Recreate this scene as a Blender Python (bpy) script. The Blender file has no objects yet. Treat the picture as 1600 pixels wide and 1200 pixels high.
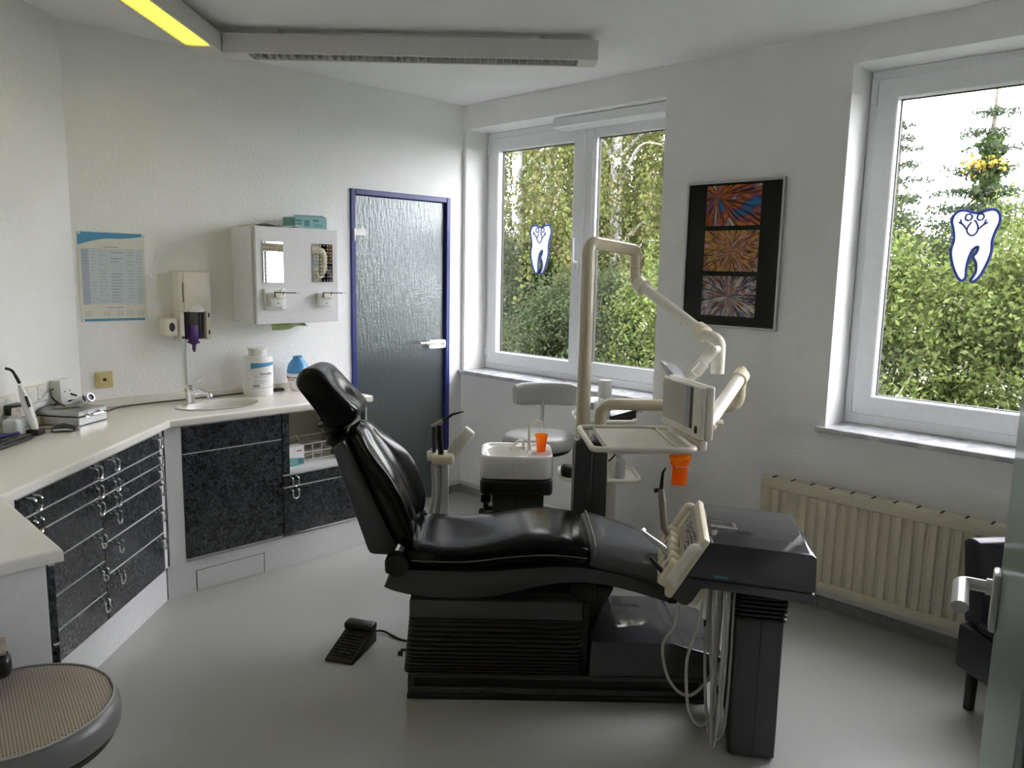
import bpy, bmesh, math, random
import numpy as np
from mathutils import Matrix, Vector
random.seed(7); RNG = np.random.default_rng(11)
scn = bpy.context.scene
col = scn.collection
R_ = math.radians

# ------------------------------------------------------------------ camera
cam_d = bpy.data.cameras.new('camera'); cam = bpy.data.objects.new('camera', cam_d); col.objects.link(cam)
cam_d.sensor_width = 36.0; cam_d.lens = 27.376; cam_d.clip_start = 0.02; cam_d.clip_end = 300
_m = Matrix(((0.70605541, 0.09080643, -0.70231044), (-0.7078914, 0.11764193, -0.69645541), (0.01937853, 0.98889563, 0.14734281)))
cam.matrix_world = Matrix.Translation((-3.616, -4.094, 1.6)) @ _m.to_4x4()
scn.camera = cam

# ------------------------------------------------------------------ daylight: a bright, evenly overcast sky
world = bpy.data.worlds.new('overcast_sky'); scn.world = world; world.use_nodes = True
_bg = world.node_tree.nodes['Background']
_bg.inputs['Color'].default_value = (0.975, 0.94, 1.0, 1); _bg.inputs['Strength'].default_value = 17.0
scn.view_settings.view_transform = 'Standard'; scn.view_settings.look = 'None'
scn.view_settings.gamma = 1.0; scn.view_settings.use_curve_mapping = False
scn.view_settings.exposure = 0.0
scn.cycles.max_bounces = 14; scn.cycles.diffuse_bounces = 8; scn.cycles.glossy_bounces = 5
scn.cycles.transparent_max_bounces = 16; scn.cycles.sample_clamp_indirect = 12.0
scn.cycles.caustics_reflective = False; scn.cycles.caustics_refractive = False

# ------------------------------------------------------------------ chair frame: u along the patient chair, v away from the viewer
CH = Vector((-1.959, -1.929, 0.0)); S2 = math.sqrt(0.5)
def W(u, v, z=0.0): return Vector((CH.x + (u + v) * S2, CH.y + (v - u) * S2, z))

# ------------------------------------------------------------------ materials
MATS = {}
def node(nt, t, **kw):
    n = nt.nodes.new(t)
    for k, v in kw.items(): setattr(n, k, v)
    return n
def mat(name, color=(.8, .8, .8), rough=.5, metal=0.0, noise=None, bump=None, coat=0.0, trans=0.0, ior=1.45, emit=None, spec=.5, alpha=1.0, sheen=0.0, sss=0.0):
    """noise=(scale, amount[, second colour]); bump=(scale, strength, distance)"""
    m = bpy.data.materials.new(name); m.use_nodes = True; nt = m.node_tree
    b = nt.nodes['Principled BSDF']
    c4 = (*color, 1)
    b.inputs['Base Color'].default_value = c4; b.inputs['Roughness'].default_value = rough
    b.inputs['Metallic'].default_value = metal; b.inputs['IOR'].default_value = ior
    b.inputs['Coat Weight'].default_value = coat; b.inputs['Transmission Weight'].default_value = trans
    b.inputs['Specular IOR Level'].default_value = spec; b.inputs['Alpha'].default_value = alpha
    b.inputs['Coat Roughness'].default_value = .08
    if emit: b.inputs['Emission Color'].default_value = (*emit[0], 1); b.inputs['Emission Strength'].default_value = emit[1]
    tc = node(nt, 'ShaderNodeTexCoord')
    if noise is None: noise = (40, .03)
    n = node(nt, 'ShaderNodeTexNoise'); n.inputs['Scale'].default_value = noise[0]; n.inputs['Detail'].default_value = 6
    nt.links.new(tc.outputs['Object'], n.inputs['Vector'])
    r = node(nt, 'ShaderNodeValToRGB'); r.color_ramp.elements[0].position = .3; r.color_ramp.elements[1].position = .7
    a = noise[1]
    c0 = noise[2] if len(noise) > 2 else tuple(max(0, x * (1 - a)) for x in color)
    c1 = tuple(min(1, x * (1 + a)) for x in color)
    r.color_ramp.elements[0].color = (*c0, 1); r.color_ramp.elements[1].color = (*c1, 1)
    nt.links.new(n.outputs['Fac'], r.inputs['Fac']); nt.links.new(r.outputs['Color'], b.inputs['Base Color'])
    if bump:
        n2 = node(nt, 'ShaderNodeTexNoise'); n2.inputs['Scale'].default_value = bump[0]; n2.inputs['Detail'].default_value = 5
        nt.links.new(tc.outputs['Object'], n2.inputs['Vector'])
        bp = node(nt, 'ShaderNodeBump'); bp.inputs['Strength'].default_value = bump[1]; bp.inputs['Distance'].default_value = bump[2]
        nt.links.new(n2.outputs['Fac'], bp.inputs['Height']); nt.links.new(bp.outputs['Normal'], b.inputs['Normal'])
    MATS[name] = m; return m

mat('wall_paint', (.83, .83, .825), .85, noise=(3, .02), bump=(75, .42, .008))
mat('ceiling_paint', (.80, .80, .80), .9, noise=(4, .02), bump=(160, .1, .002))
mat('lino', (.43, .425, .41), .27, noise=(420, .22), bump=(4, .02, .002), spec=.45)
mat('base_tile', (.30, .30, .30), .5, noise=(30, .1))
mat('white_paint', (.80, .80, .79), .4)
mat('pvc', (.82, .83, .84), .28)
mat('gasket', (.03, .03, .03), .6)
mat('marble', (.58, .58, .59), .22, noise=(14, .20, (.33, .335, .36)))
mat('cream_enamel', (.64, .60, .46), .35)
mat('cream_plastic', (.76, .70, .52), .35)
mat('cream_light', (.76, .73, .64), .32)
mat('ivory_pipe', (.58, .505, .36), .22, coat=.3)
mat('worktop', (.80, .775, .715), .22, noise=(60, .015))
mat('white_laminate', (.76, .76, .77), .35)
mat('grey_laminate', (.56, .55, .54), .4)
mat('carcass', (.68, .65, .56), .5)
mat('chrome', (.82, .83, .85), .12, metal=1.0)
mat('steel', (.62, .63, .64), .3, metal=1.0)
mat('aluminium', (.50, .51, .52), .38, metal=1.0, noise=(200, .08))
mat('black_plastic', (.012, .012, .013), .35)
mat('black_rubber', (.010, .010, .011), .5, noise=(200, .2))
mat('bellows', (.008, .008, .009), .38, noise=(60, .15))
mat('black_leather', (.005, .005, .006), .18, noise=(30, .2), bump=(160, .04, .002), spec=.17)
mat('navy_leather', (.012, .013, .020), .36, noise=(30, .2), bump=(170, .1, .002))
mat('graphite', (.050, .050, .053), .42, noise=(250, .06))
mat('graphite_gloss', (.052, .052, .056), .05, noise=(250, .05), spec=.6)
mat('graphite_dark', (.044, .044, .046), .33, noise=(250, .06))
mat('blue_frame', (.018, .028, .17), .35)
mat('dark_green', (.008, .022, .020), .3)
mat('ceramic', (.80, .79, .75), .08, coat=.6)
mat('grey_vinyl', (.36, .36, .355), .38, bump=(220, .08, .002))
mat('olive_piping', (.05, .045, .025), .5)
mat('stool_band', (.16, .16, .155), .36, bump=(220, .05, .002))
mat('plastic_white', (.80, .80, .79), .3)
mat('plastic_pink_white', (.80, .74, .72), .3)
mat('plastic_blue', (.075, .29, .55), .28)
mat('plastic_teal', (.16, .36, .36), .5)
mat('paper_white', (.78, .78, .78), .7)
mat('paper_cream', (.70, .69, .62), .7)
mat('print_blue', (.09, .30, .50), .6)
mat('print_dark', (.03, .03, .05), .6)
mat('print_grey', (.30, .33, .36), .6)
mat('print_pale', (.55, .62, .66), .6)
mat('print_lilac', (.42, .45, .56), .6)
mat('print_orange', (.75, .42, .20), .6)
mat('print_red', (.55, .05, .08), .6)
mat('print_teal', (.05, .17, .20), .6)
mat('purple', (.075, .028, .17), .35)
mat('beige_plastic', (.62, .50, .25), .45)
mat('mirror', (.86, .88, .88), .015, metal=1.0, noise=(1, 0))
mat('green_glove', (.36, .47, .20), .6)
mat('hose', (.42, .41, .38), .42)
mat('warm_grey', (.27, .24, .20), .35)
mat('lever_white', (.74, .74, .73), .25)
mat('lamp_white', (.62, .61, .58), .4)
mat('lamp_louver', (.45, .45, .43), .35)
mat('lamp_lit', (.8, .75, .2), .5, emit=((1.0, .86, .08), 1.7))
mat('dish', (.62, .64, .66), .2, coat=.4)
mat('keypad', (.48, .46, .40), .4)
mat('film', (.52, .50, .46), .06)
mat('tray_mat', (.74, .71, .62), .5, noise=(130, .05), bump=(300, .3, .001))
mat('hall_paint', (.62, .63, .63), .8, bump=(110, .2, .003))
mat('earth', (.055, .048, .03), .9, noise=(2, .4), bump=(6, .6, .05))
mat('soil_green', (.040, .050, .024), .9, noise=(4, .5), bump=(12, .6, .05))

def m_front():      # charcoal laminate with a crumpled, mottled print
    m = mat('charcoal_laminate', (.04, .045, .052), .20, coat=.1); nt = m.node_tree; b = nt.nodes['Principled BSDF']
    tc = node(nt, 'ShaderNodeTexCoord'); mp = node(nt, 'ShaderNodeMapping'); mp.inputs['Rotation'].default_value = (.4, .6, .5)
    n0 = node(nt, 'ShaderNodeTexNoise'); n0.inputs['Scale'].default_value = 46; n0.inputs['Detail'].default_value = 3; n0.inputs['Distortion'].default_value = 1.6
    nt.links.new(tc.outputs['Object'], mp.inputs['Vector']); nt.links.new(mp.outputs['Vector'], n0.inputs['Vector'])
    r = node(nt, 'ShaderNodeValToRGB'); e = r.color_ramp.elements
    e[0].position = .40; e[0].color = (.012, .013, .015, 1); e[1].position = .62; e[1].color = (.062, .070, .080, 1)
    nt.links.new(n0.outputs['Fac'], r.inputs['Fac']); nt.links.new(r.outputs['Color'], b.inputs['Base Color'])
m_front()

def m_stool():      # perforated beige vinyl: rows of small dark holes
    m = mat('perforated_vinyl', (.30, .25, .205), .38); nt = m.node_tree; b = nt.nodes['Principled BSDF']
    tc = node(nt, 'ShaderNodeTexCoord'); mp = node(nt, 'ShaderNodeMapping'); mp.inputs['Rotation'].default_value = (0, 0, .5)
    mp.inputs['Scale'].default_value = (150, 150, 0)
    fr = node(nt, 'ShaderNodeVectorMath', operation='FRACTION'); sb = node(nt, 'ShaderNodeVectorMath', operation='SUBTRACT'); sb.inputs[1].default_value = (.5, .5, 0)
    ln = node(nt, 'ShaderNodeVectorMath', operation='LENGTH')
    r = node(nt, 'ShaderNodeValToRGB'); e = r.color_ramp.elements
    e[0].position = .24; e[0].color = (.075, .062, .05, 1); e[1].position = .34; e[1].color = (.37, .31, .25, 1)
    L = nt.links.new
    L(tc.outputs['Object'], mp.inputs['Vector']); L(mp.outputs['Vector'], fr.inputs[0]); L(fr.outputs[0], sb.inputs[0]); L(sb.outputs[0], ln.inputs[0])
    L(ln.outputs['Value'], r.inputs['Fac']); L(r.outputs['Color'], b.inputs['Base Color'])
m_stool()

def fresnel(nt, ior):      # the same mirror share from both sides of a thin sheet
    f = node(nt, 'ShaderNodeFresnel'); g = node(nt, 'ShaderNodeNewGeometry'); m = node(nt, 'ShaderNodeMix'); m.data_type = 'FLOAT'
    m.inputs[2].default_value = ior; m.inputs[3].default_value = 1 / ior
    nt.links.new(g.outputs['Backfacing'], m.inputs[0]); nt.links.new(m.outputs[0], f.inputs['IOR']); return f
def m_pane():       # thin clear window pane: mostly see-through, with the mirror of its surface
    m = bpy.data.materials.new('window_pane'); m.use_nodes = True; nt = m.node_tree; nt.nodes.clear()
    o = node(nt, 'ShaderNodeOutputMaterial'); mx = node(nt, 'ShaderNodeMixShader'); t = node(nt, 'ShaderNodeBsdfTransparent'); g = node(nt, 'ShaderNodeBsdfGlossy')
    t.inputs['Color'].default_value = (.93, .95, .94, 1); g.inputs['Roughness'].default_value = .02
    f = fresnel(nt, 1.30)
    L = nt.links.new; L(f.outputs[0], mx.inputs[0]); L(t.outputs[0], mx.inputs[1]); L(g.outputs[0], mx.inputs[2]); L(mx.outputs[0], o.inputs[0])
    MATS['window_pane'] = m
m_pane()

def m_ripple(name, tint, rough, k):     # wavy cast glass with vertical runs
    m = bpy.data.materials.new(name); m.use_nodes = True; nt = m.node_tree; nt.nodes.clear(); L = nt.links.new
    o = node(nt, 'ShaderNodeOutputMaterial'); mx = node(nt, 'ShaderNodeMixShader')
    rf = node(nt, 'ShaderNodeBsdfRefraction'); rf.inputs['Color'].default_value = (*tint, 1); rf.inputs['Roughness'].default_value = rough; rf.inputs['IOR'].default_value = 1.35
    g = node(nt, 'ShaderNodeBsdfGlossy'); g.inputs['Roughness'].default_value = .06; g.inputs['Color'].default_value = (.95, 1, .99, 1)
    tc = node(nt, 'ShaderNodeTexCoord'); mp = node(nt, 'ShaderNodeMapping'); mp.inputs['Scale'].default_value = (1, 1, .20)
    n = node(nt, 'ShaderNodeTexNoise'); n.inputs['Scale'].default_value = 62; n.inputs['Detail'].default_value = 3; n.inputs['Distortion'].default_value = .5
    n2 = node(nt, 'ShaderNodeTexNoise'); n2.inputs['Scale'].default_value = 95; n2.inputs['Detail'].default_value = 2
    ad = node(nt, 'ShaderNodeMath', operation='ADD'); ml = node(nt, 'ShaderNodeMath', operation='MULTIPLY'); ml.inputs[1].default_value = .45
    bp = node(nt, 'ShaderNodeBump'); bp.inputs['Strength'].default_value = k; bp.inputs['Distance'].default_value = .006
    f = fresnel(nt, 1.75)
    L(tc.outputs['Object'], mp.inputs['Vector']); L(mp.outputs['Vector'], n.inputs['Vector']); L(tc.outputs['Object'], n2.inputs['Vector'])
    L(n2.outputs['Fac'], ml.inputs[0]); L(n.outputs['Fac'], ad.inputs[0]); L(ml.outputs[0], ad.inputs[1]); L(ad.outputs[0], bp.inputs['Height'])
    for s in (rf, g, f): L(bp.outputs['Normal'], s.inputs['Normal'])
    L(f.outputs[0], mx.inputs[0]); L(rf.outputs[0], mx.inputs[1]); L(g.outputs[0], mx.inputs[2]); L(mx.outputs[0], o.inputs[0])
    MATS[name] = m; return m
def scatter(m, c, k):       # cast glass scatters some of the light that falls on it
    nt = m.node_tree; o = [n for n in nt.nodes if n.type == 'OUTPUT_MATERIAL'][0]; s = o.inputs[0].links[0].from_socket
    x = node(nt, 'ShaderNodeMixShader'); x.inputs[0].default_value = k; y = node(nt, 'ShaderNodeMixShader')
    d = node(nt, 'ShaderNodeBsdfDiffuse'); d.inputs['Color'].default_value = (*c, 1); t = node(nt, 'ShaderNodeBsdfTranslucent'); t.inputs['Color'].default_value = (*c, 1)
    L = nt.links.new; L(d.outputs[0], y.inputs[1]); L(t.outputs[0], y.inputs[2]); L(s, x.inputs[1]); L(y.outputs[0], x.inputs[2]); L(x.outputs[0], o.inputs[0])
scatter(m_ripple('ripple_glass', (.74, .82, .84), .30, .55), (.62, .70, .72), .15)
scatter(m_ripple('ripple_glass_entry', (.80, .88, .85), .2, .7), (.66, .74, .72), .38)

def m_orange():     # translucent orange cup plastic
    m = bpy.data.materials.new('orange_plastic'); m.use_nodes = True; nt = m.node_tree; nt.nodes.clear(); L = nt.links.new
    o = node(nt, 'ShaderNodeOutputMaterial'); a = node(nt, 'ShaderNodeAddShader'); mx = node(nt, 'ShaderNodeMixShader'); mx.inputs[0].default_value = .45
    d = node(nt, 'ShaderNodeBsdfDiffuse'); d.inputs['Color'].default_value = (.95, .38, .04, 1)
    t = node(nt, 'ShaderNodeBsdfTranslucent'); t.inputs['Color'].default_value = (1.0, .50, .05, 1)
    tr = node(nt, 'ShaderNodeBsdfTransparent'); tr.inputs['Color'].default_value = (1, .55, .08, 1)
    g = node(nt, 'ShaderNodeBsdfGlossy'); g.inputs['Roughness'].default_value = .1; fr = fresnel(nt, 1.4)
    m1 = node(nt, 'ShaderNodeMixShader'); m1.inputs[0].default_value = .6; m3 = node(nt, 'ShaderNodeMixShader')
    L(d.outputs[0], m1.inputs[1]); L(t.outputs[0], m1.inputs[2]); L(m1.outputs[0], mx.inputs[1]); L(tr.outputs[0], mx.inputs[2])
    L(fr.outputs[0], m3.inputs[0]); L(mx.outputs[0], m3.inputs[1]); L(g.outputs[0], m3.inputs[2]); L(m3.outputs[0], o.inputs[0])
    MATS['orange_plastic'] = m
m_orange()

def m_clear(name, tint, op):    # clear or frosted thin plastic
    m = bpy.data.materials.new(name); m.use_nodes = True; nt = m.node_tree; nt.nodes.clear(); L = nt.links.new
    o = node(nt, 'ShaderNodeOutputMaterial'); mx = node(nt, 'ShaderNodeMixShader'); mx.inputs[0].default_value = op
    t = node(nt, 'ShaderNodeBsdfTransparent'); t.inputs['Color'].default_value = (*tint, 1)
    p = node(nt, 'ShaderNodeBsdfPrincipled'); p.inputs['Base Color'].default_value = (*tint, 1); p.inputs['Roughness'].default_value = .12
    tc = node(nt, 'ShaderNodeTexCoord'); n = node(nt, 'ShaderNodeTexNoise'); n.inputs['Scale'].default_value = 14; n.inputs['Detail'].default_value = 2
    bp = node(nt, 'ShaderNodeBump'); bp.inputs['Strength'].default_value = .3; bp.inputs['Distance'].default_value = .015
    L(tc.outputs['Object'], n.inputs['Vector']); L(n.outputs['Fac'], bp.inputs['Height']); L(bp.outputs['Normal'], p.inputs['Normal'])
    L(t.outputs[0], mx.inputs[1]); L(p.outputs[0], mx.inputs[2]); L(mx.outputs[0], o.inputs[0]); MATS[name] = m
m_clear('clear_film', (.42, .43, .45), .26)
m_clear('frosted_plastic', (.80, .83, .84), .55)

def m_leaf(name, cols, trans=.35):      # leaf colours vary from leaf to leaf
    m = bpy.data.materials.new(name); m.use_nodes = True; nt = m.node_tree; nt.nodes.clear(); L = nt.links.new
    o = node(nt, 'ShaderNodeOutputMaterial'); mx = node(nt, 'ShaderNodeMixShader'); mx.inputs[0].default_value = trans
    g = node(nt, 'ShaderNodeNewGeometry'); r = node(nt, 'ShaderNodeValToRGB'); e = r.color_ramp.elements
    for i, c in enumerate(cols):
        p = i / (len(cols) - 1)
        q = e[0] if i == 0 else (e[-1] if i == len(cols) - 1 else e.new(p))
        q.position = p; q.color = (*c, 1)
    d = node(nt, 'ShaderNodeBsdfDiffuse'); t = node(nt, 'ShaderNodeBsdfTranslucent')
    L(g.outputs['Random Per Island'], r.inputs['Fac']); L(r.outputs['Color'], d.inputs['Color']); L(r.outputs['Color'], t.inputs['Color'])
    L(d.outputs[0], mx.inputs[1]); L(t.outputs[0], mx.inputs[2]); L(mx.outputs[0], o.inputs[0]); MATS[name] = m
K = 1.0
m_leaf('birch_leaf', [(.045, .060, .020), (.094, .112, .038), (.135, .142, .050), (.074, .090, .034), (.150, .118, .060)], .45)
m_leaf('shrub_leaf', [(.028, .044, .015), (.080, .110, .032), (.130, .160, .048), (.055, .075, .024), (.170, .188, .080)], .45)
m_leaf('dark_leaf', [(.026, .036, .019), (.046, .060, .030), (.060, .078, .038), (.036, .047, .024)], .4)
m_leaf('spruce_needle', [(.026, .036, .024), (.042, .054, .034), (.058, .074, .046), (.034, .044, .028)], .15)
m_leaf('ivy_leaf', [(.030, .050, .018), (.052, .080, .028), (.070, .100, .036)])
m_leaf('yellow_leaf', [(.28, .20, .04), (.32, .25, .06)])
m_leaf('blossom', [(.42, .40, .32), (.50, .48, .40)], .3)
m_leaf('dry_twig', [(.11, .095, .085), (.15, .13, .115), (.07, .058, .05)], 0)
m_leaf('decal_white', [(.72, .74, .82), (.72, .74, .82)], .55)
m_leaf('decal_blue', [(.14, .18, .42), (.14, .18, .42)], .5)
mat('birch_bark', (.42, .41, .40), .8, noise=(5, .2, (.06, .055, .05)), bump=(20, .5, .02))
mat('dark_bark', (.07, .06, .05), .9, noise=(15, .3), bump=(25, .6, .02))

def m_crystal(name, cols, sx, sz, cx, cz, seed, fine=22.0):    # micrograph print: coloured fans of needles round a point
    m = bpy.data.materials.new(name); m.use_nodes = True; nt = m.node_tree; b = nt.nodes['Principled BSDF']; L = nt.links.new
    b.inputs['Roughness'].default_value = .3; b.inputs['Specular IOR Level'].default_value = .2
    tc = node(nt, 'ShaderNodeTexCoord'); sp = node(nt, 'ShaderNodeSeparateXYZ'); L(tc.outputs['Object'], sp.inputs[0])
    def M(op, a, bb):
        n = node(nt, 'ShaderNodeMath', operation=op)
        for i, q in enumerate((a, bb)):
            if isinstance(q, (int, float)): n.inputs[i].default_value = q
            elif q is not None: L(q, n.inputs[i])
        return n.outputs[0]
    y = M('SUBTRACT', sp.outputs['Y'], cx); z = M('SUBTRACT', sp.outputs['Z'], cz)
    rad = M('SQRT', M('ADD', M('MULTIPLY', y, y), M('MULTIPLY', z, z)), None); rs = M('MAXIMUM', rad, .002)
    cy, cs = M('DIVIDE', y, rs), M('DIVIDE', z, rs)         # unit direction: no seam
    def noise(fa, fr, sd, dist):
        cb = node(nt, 'ShaderNodeCombineXYZ'); L(M('MULTIPLY', cy, fa), cb.inputs[0]); L(M('MULTIPLY', cs, fa), cb.inputs[1]); L(M('ADD', M('MULTIPLY', rad, fr), sd), cb.inputs[2])
        n = node(nt, 'ShaderNodeTexNoise'); n.inputs['Scale'].default_value = 1.0; n.inputs['Detail'].default_value = 4; n.inputs['Distortion'].default_value = dist
        L(cb.outputs[0], n.inputs['Vector']); return n.outputs['Fac']
    r = node(nt, 'ShaderNodeValToRGB'); e = r.color_ramp.elements
    for i, c in enumerate(cols):
        p = .28 + .44 * i / (len(cols) - 1)
        q = e[0] if i == 0 else (e[-1] if i == len(cols) - 1 else e.new(p))
        q.position = p; q.color = (*c, 1)
    L(noise(sx, sz, seed, .6), r.inputs['Fac'])
    st = node(nt, 'ShaderNodeValToRGB'); st.color_ramp.elements[0].position = .40; st.color_ramp.elements[0].color = (.10, .08, .10, 1); st.color_ramp.elements[1].position = .58; st.color_ramp.elements[1].color = (1.6, 1.5, 1.4, 1)
    L(noise(fine, sz * 1.6, seed + 5, .3), st.inputs['Fac'])
    mx = node(nt, 'ShaderNodeMix'); mx.data_type = 'RGBA'; mx.blend_type = 'MULTIPLY'; mx.inputs[0].default_value = 1.0
    L(r.outputs['Color'], mx.inputs[6]); L(st.outputs['Color'], mx.inputs[7]); L(mx.outputs[2], b.inputs['Base Color']); MATS[name] = m

# ------------------------------------------------------------------ mesh helpers
def catmull(pts, k=6):
    P = [Vector(p) for p in pts]; out = []
    for i in range(len(P) - 1):
        p0 = P[max(i - 1, 0)]; p1 = P[i]; p2 = P[i + 1]; p3 = P[min(i + 2, len(P) - 1)]
        for j in range(k):
            t = j / k
            out.append(.5 * ((2 * p1) + (p2 - p0) * t + (2 * p0 - 5 * p1 + 4 * p2 - p3) * t * t + (3 * p1 - p0 - 3 * p2 + p3) * t ** 3))
    out.append(P[-1]); return out
def fillet(pts, r, k=5):        # polyline with rounded corners
    P = [Vector(p) for p in pts]; out = [P[0]]
    rr = r if isinstance(r, (list, tuple)) else [r] * len(P)
    for i in range(1, len(P) - 1):
        a = (P[i - 1] - P[i]); b = (P[i + 1] - P[i]); d = min(rr[i], a.length * .49, b.length * .49)
        A = P[i] + a.normalized() * d; B = P[i] + b.normalized() * d
        for j in range(k + 1):
            t = j / k; out.append(A * (1 - t) ** 2 + P[i] * 2 * t * (1 - t) + B * t * t)
    out.append(P[-1]); return out

class MB:
    def __init__(s): s.v = []; s.f = []
    def add(s, vs, fs, M=None):
        o = len(s.v)
        s.v += [tuple(M @ Vector(v)) if M is not None else tuple(v) for v in vs]
        s.f += [tuple(i + o for i in f) for f in fs]; return s
    def box(s, x0, x1, y0, y1, z0, z1, M=None):
        return s.add([(x0, y0, z0), (x1, y0, z0), (x1, y1, z0), (x0, y1, z0), (x0, y0, z1), (x1, y0, z1), (x1, y1, z1), (x0, y1, z1)],
                     [(0, 3, 2, 1), (4, 5, 6, 7), (0, 1, 5, 4), (1, 2, 6, 5), (2, 3, 7, 6), (3, 0, 4, 7)], M)
    def bm(s, bm, M=None):
        bm.verts.index_update(); s.add([v.co[:] for v in bm.verts], [[v.index for v in f.verts] for f in bm.faces], M); bm.free(); return s
    def rbox(s, x0, x1, y0, y1, z0, z1, r, seg=3, M=None, only=None):
        b = bmesh.new(); t = MB().box(x0, x1, y0, y1, z0, z1); vs = [b.verts.new(v) for v in t.v]
        for f in t.f: b.faces.new([vs[i] for i in f])
        b.edges.ensure_lookup_table()
        es = list(b.edges)
        if only is not None:        # 'x','y','z': only edges along these axes
            es = [e for e in es if any(abs((e.verts[0].co - e.verts[1].co)['xyz'.index(c)]) > 1e-6 for c in only)]
        bmesh.ops.bevel(b, geom=es, offset=r, segments=seg, affect='EDGES', profile=.5, clamp_overlap=True)
        return s.bm(b, M)
    def prism(s, poly, a0, a1, axis='y', bev=0.0, seg=2, M=None):
        """poly: 2d points. axis y -> poly is (x,z); axis x -> (y,z); axis z -> (x,y)"""
        def P(p, a): return {'y': (p[0], a, p[1]), 'x': (a, p[0], p[1]), 'z': (p[0], p[1], a)}[axis]
        n = len(poly); b = bmesh.new()
        lo = [b.verts.new(P(p, a0)) for p in poly]; hi = [b.verts.new(P(p, a1)) for p in poly]
        b.faces.new(lo[::-1]); b.faces.new(hi)
        for i in range(n): b.faces.new([lo[i], lo[(i + 1) % n], hi[(i + 1) % n], hi[i]])
        bmesh.ops.recalc_face_normals(b, faces=b.faces[:])
        if bev: bmesh.ops.bevel(b, geom=b.edges[:], offset=bev, segments=seg, affect='EDGES', profile=.5, clamp_overlap=True)
        return s.bm(b, M)
    def loft(s, rings, caps=True, closed=False, M=None):
        n = len(rings[0]); vs = [p for r in rings for p in r]; fs = []
        m = len(rings)
        for i in range(m if closed else m - 1):
            a = i * n; c = ((i + 1) % m) * n
            for j in range(n): fs.append((a + j, a + (j + 1) % n, c + (j + 1) % n, c + j))
        if caps and not closed: fs.append(tuple(range(n))[::-1]); fs.append(tuple((m - 1) * n + j for j in range(n)))
        return s.add(vs, fs, M)
    def tube(s, path, r, n=8, closed=False, M=None, flat=1.0):
        P = [Vector(p) for p in path]; m = len(P); rings = []; up = None
        for i, p in enumerate(P):
            if closed: t = P[(i + 1) % m] - P[i - 1]
            else: t = P[min(i + 1, m - 1)] - P[max(i - 1, 0)]
            t.normalize()
            if up is None:
                up = Vector((0, 0, 1)) if abs(t.z) < .9 else Vector((1, 0, 0))
            x = (up - t * up.dot(t)).normalized(); y = t.cross(x); up = x
            rr = r[i] if isinstance(r, (list, tuple)) else r
            rings.append([p + (x * math.cos(2 * math.pi * k / n) + y * math.sin(2 * math.pi * k / n) * flat) * rr for k in range(n)])
        return s.loft(rings, not closed, closed, M)
    def lathe(s, prof, n=24, c=(0, 0, 0), M=None):
        rings = [[(c[0] + max(r, 1e-4) * math.cos(2 * math.pi * k / n), c[1] + max(r, 1e-4) * math.sin(2 * math.pi * k / n), c[2] + z) for k in range(n)] for r, z in prof]
        return s.loft(rings, True, False, M)
    def build(s, name, m, parent=None, smooth=40, loc=None, rot=None):
        me = bpy.data.meshes.new(name); me.from_pydata(s.v, [], s.f); me.update()
        b = bmesh.new(); b.from_mesh(me); bmesh.ops.recalc_face_normals(b, faces=b.faces[:]); b.to_mesh(me); b.free()
        me.materials.append(MATS[m])
        if smooth:
            me.polygons.foreach_set('use_smooth', [True] * len(me.polygons)); me.set_sharp_from_angle(angle=R_(smooth))
        o = bpy.data.objects.new(name, me); col.objects.link(o)
        if parent: o.parent = parent
        if loc is not None: o.location = loc
        if rot is not None: o.rotation_euler = rot
        return o
def tag(o, label, cat, group=None):
    o['label'] = label; o['category'] = cat
    if group: o['group'] = group
    return o
def thing(name, label, cat, loc=(0, 0, 0), rz=0.0, group=None):
    o = bpy.data.objects.new(name, None); col.objects.link(o); o.location = loc; o.rotation_euler = (0, 0, rz); o.empty_display_size = .1
    return tag(o, label, cat, group)
def struct(o): o['kind'] = 'structure'; return o
def shared(name, src, parent, loc=None, rot=None):     # another piece with the mesh of src
    o = bpy.data.objects.new(name, src.data); col.objects.link(o); o.parent = parent
    if loc is not None: o.location = loc
    if rot is not None: o.rotation_euler = rot
    return o
def text(name, body, size, m, parent, M, depth=.0006, wrap=None, bold=False, x0=0.0):
    c = bpy.data.curves.new(name, 'FONT'); c.body = body; c.size = size; c.extrude = depth; c.resolution_u = 2
    if bold: c.offset = size * .03
    t = bpy.data.objects.new(name, c); col.objects.link(t)
    bpy.context.view_layer.update()
    me = bpy.data.meshes.new_from_object(t.evaluated_get(bpy.context.evaluated_depsgraph_get()))
    bpy.data.objects.remove(t); me.materials.clear(); me.materials.append(MATS[m])
    if wrap:            # bend round a vertical cylinder of radius wrap
        for v in me.vertices:
            a = (v.co.x + x0) / wrap; rr = wrap + v.co.z; v.co = (rr * math.sin(a), v.co.y, rr * math.cos(a) - wrap)
    me.transform(M); o = bpy.data.objects.new(name, me); col.objects.link(o)
    if parent: o.parent = parent
    return o
def frame4(x, y, z, o):     # matrix from axes
    x, y, z = Vector(x), Vector(y), Vector(z); m = Matrix((x, y, z)).transposed().to_4x4(); m.translation = Vector(o); return m

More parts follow.
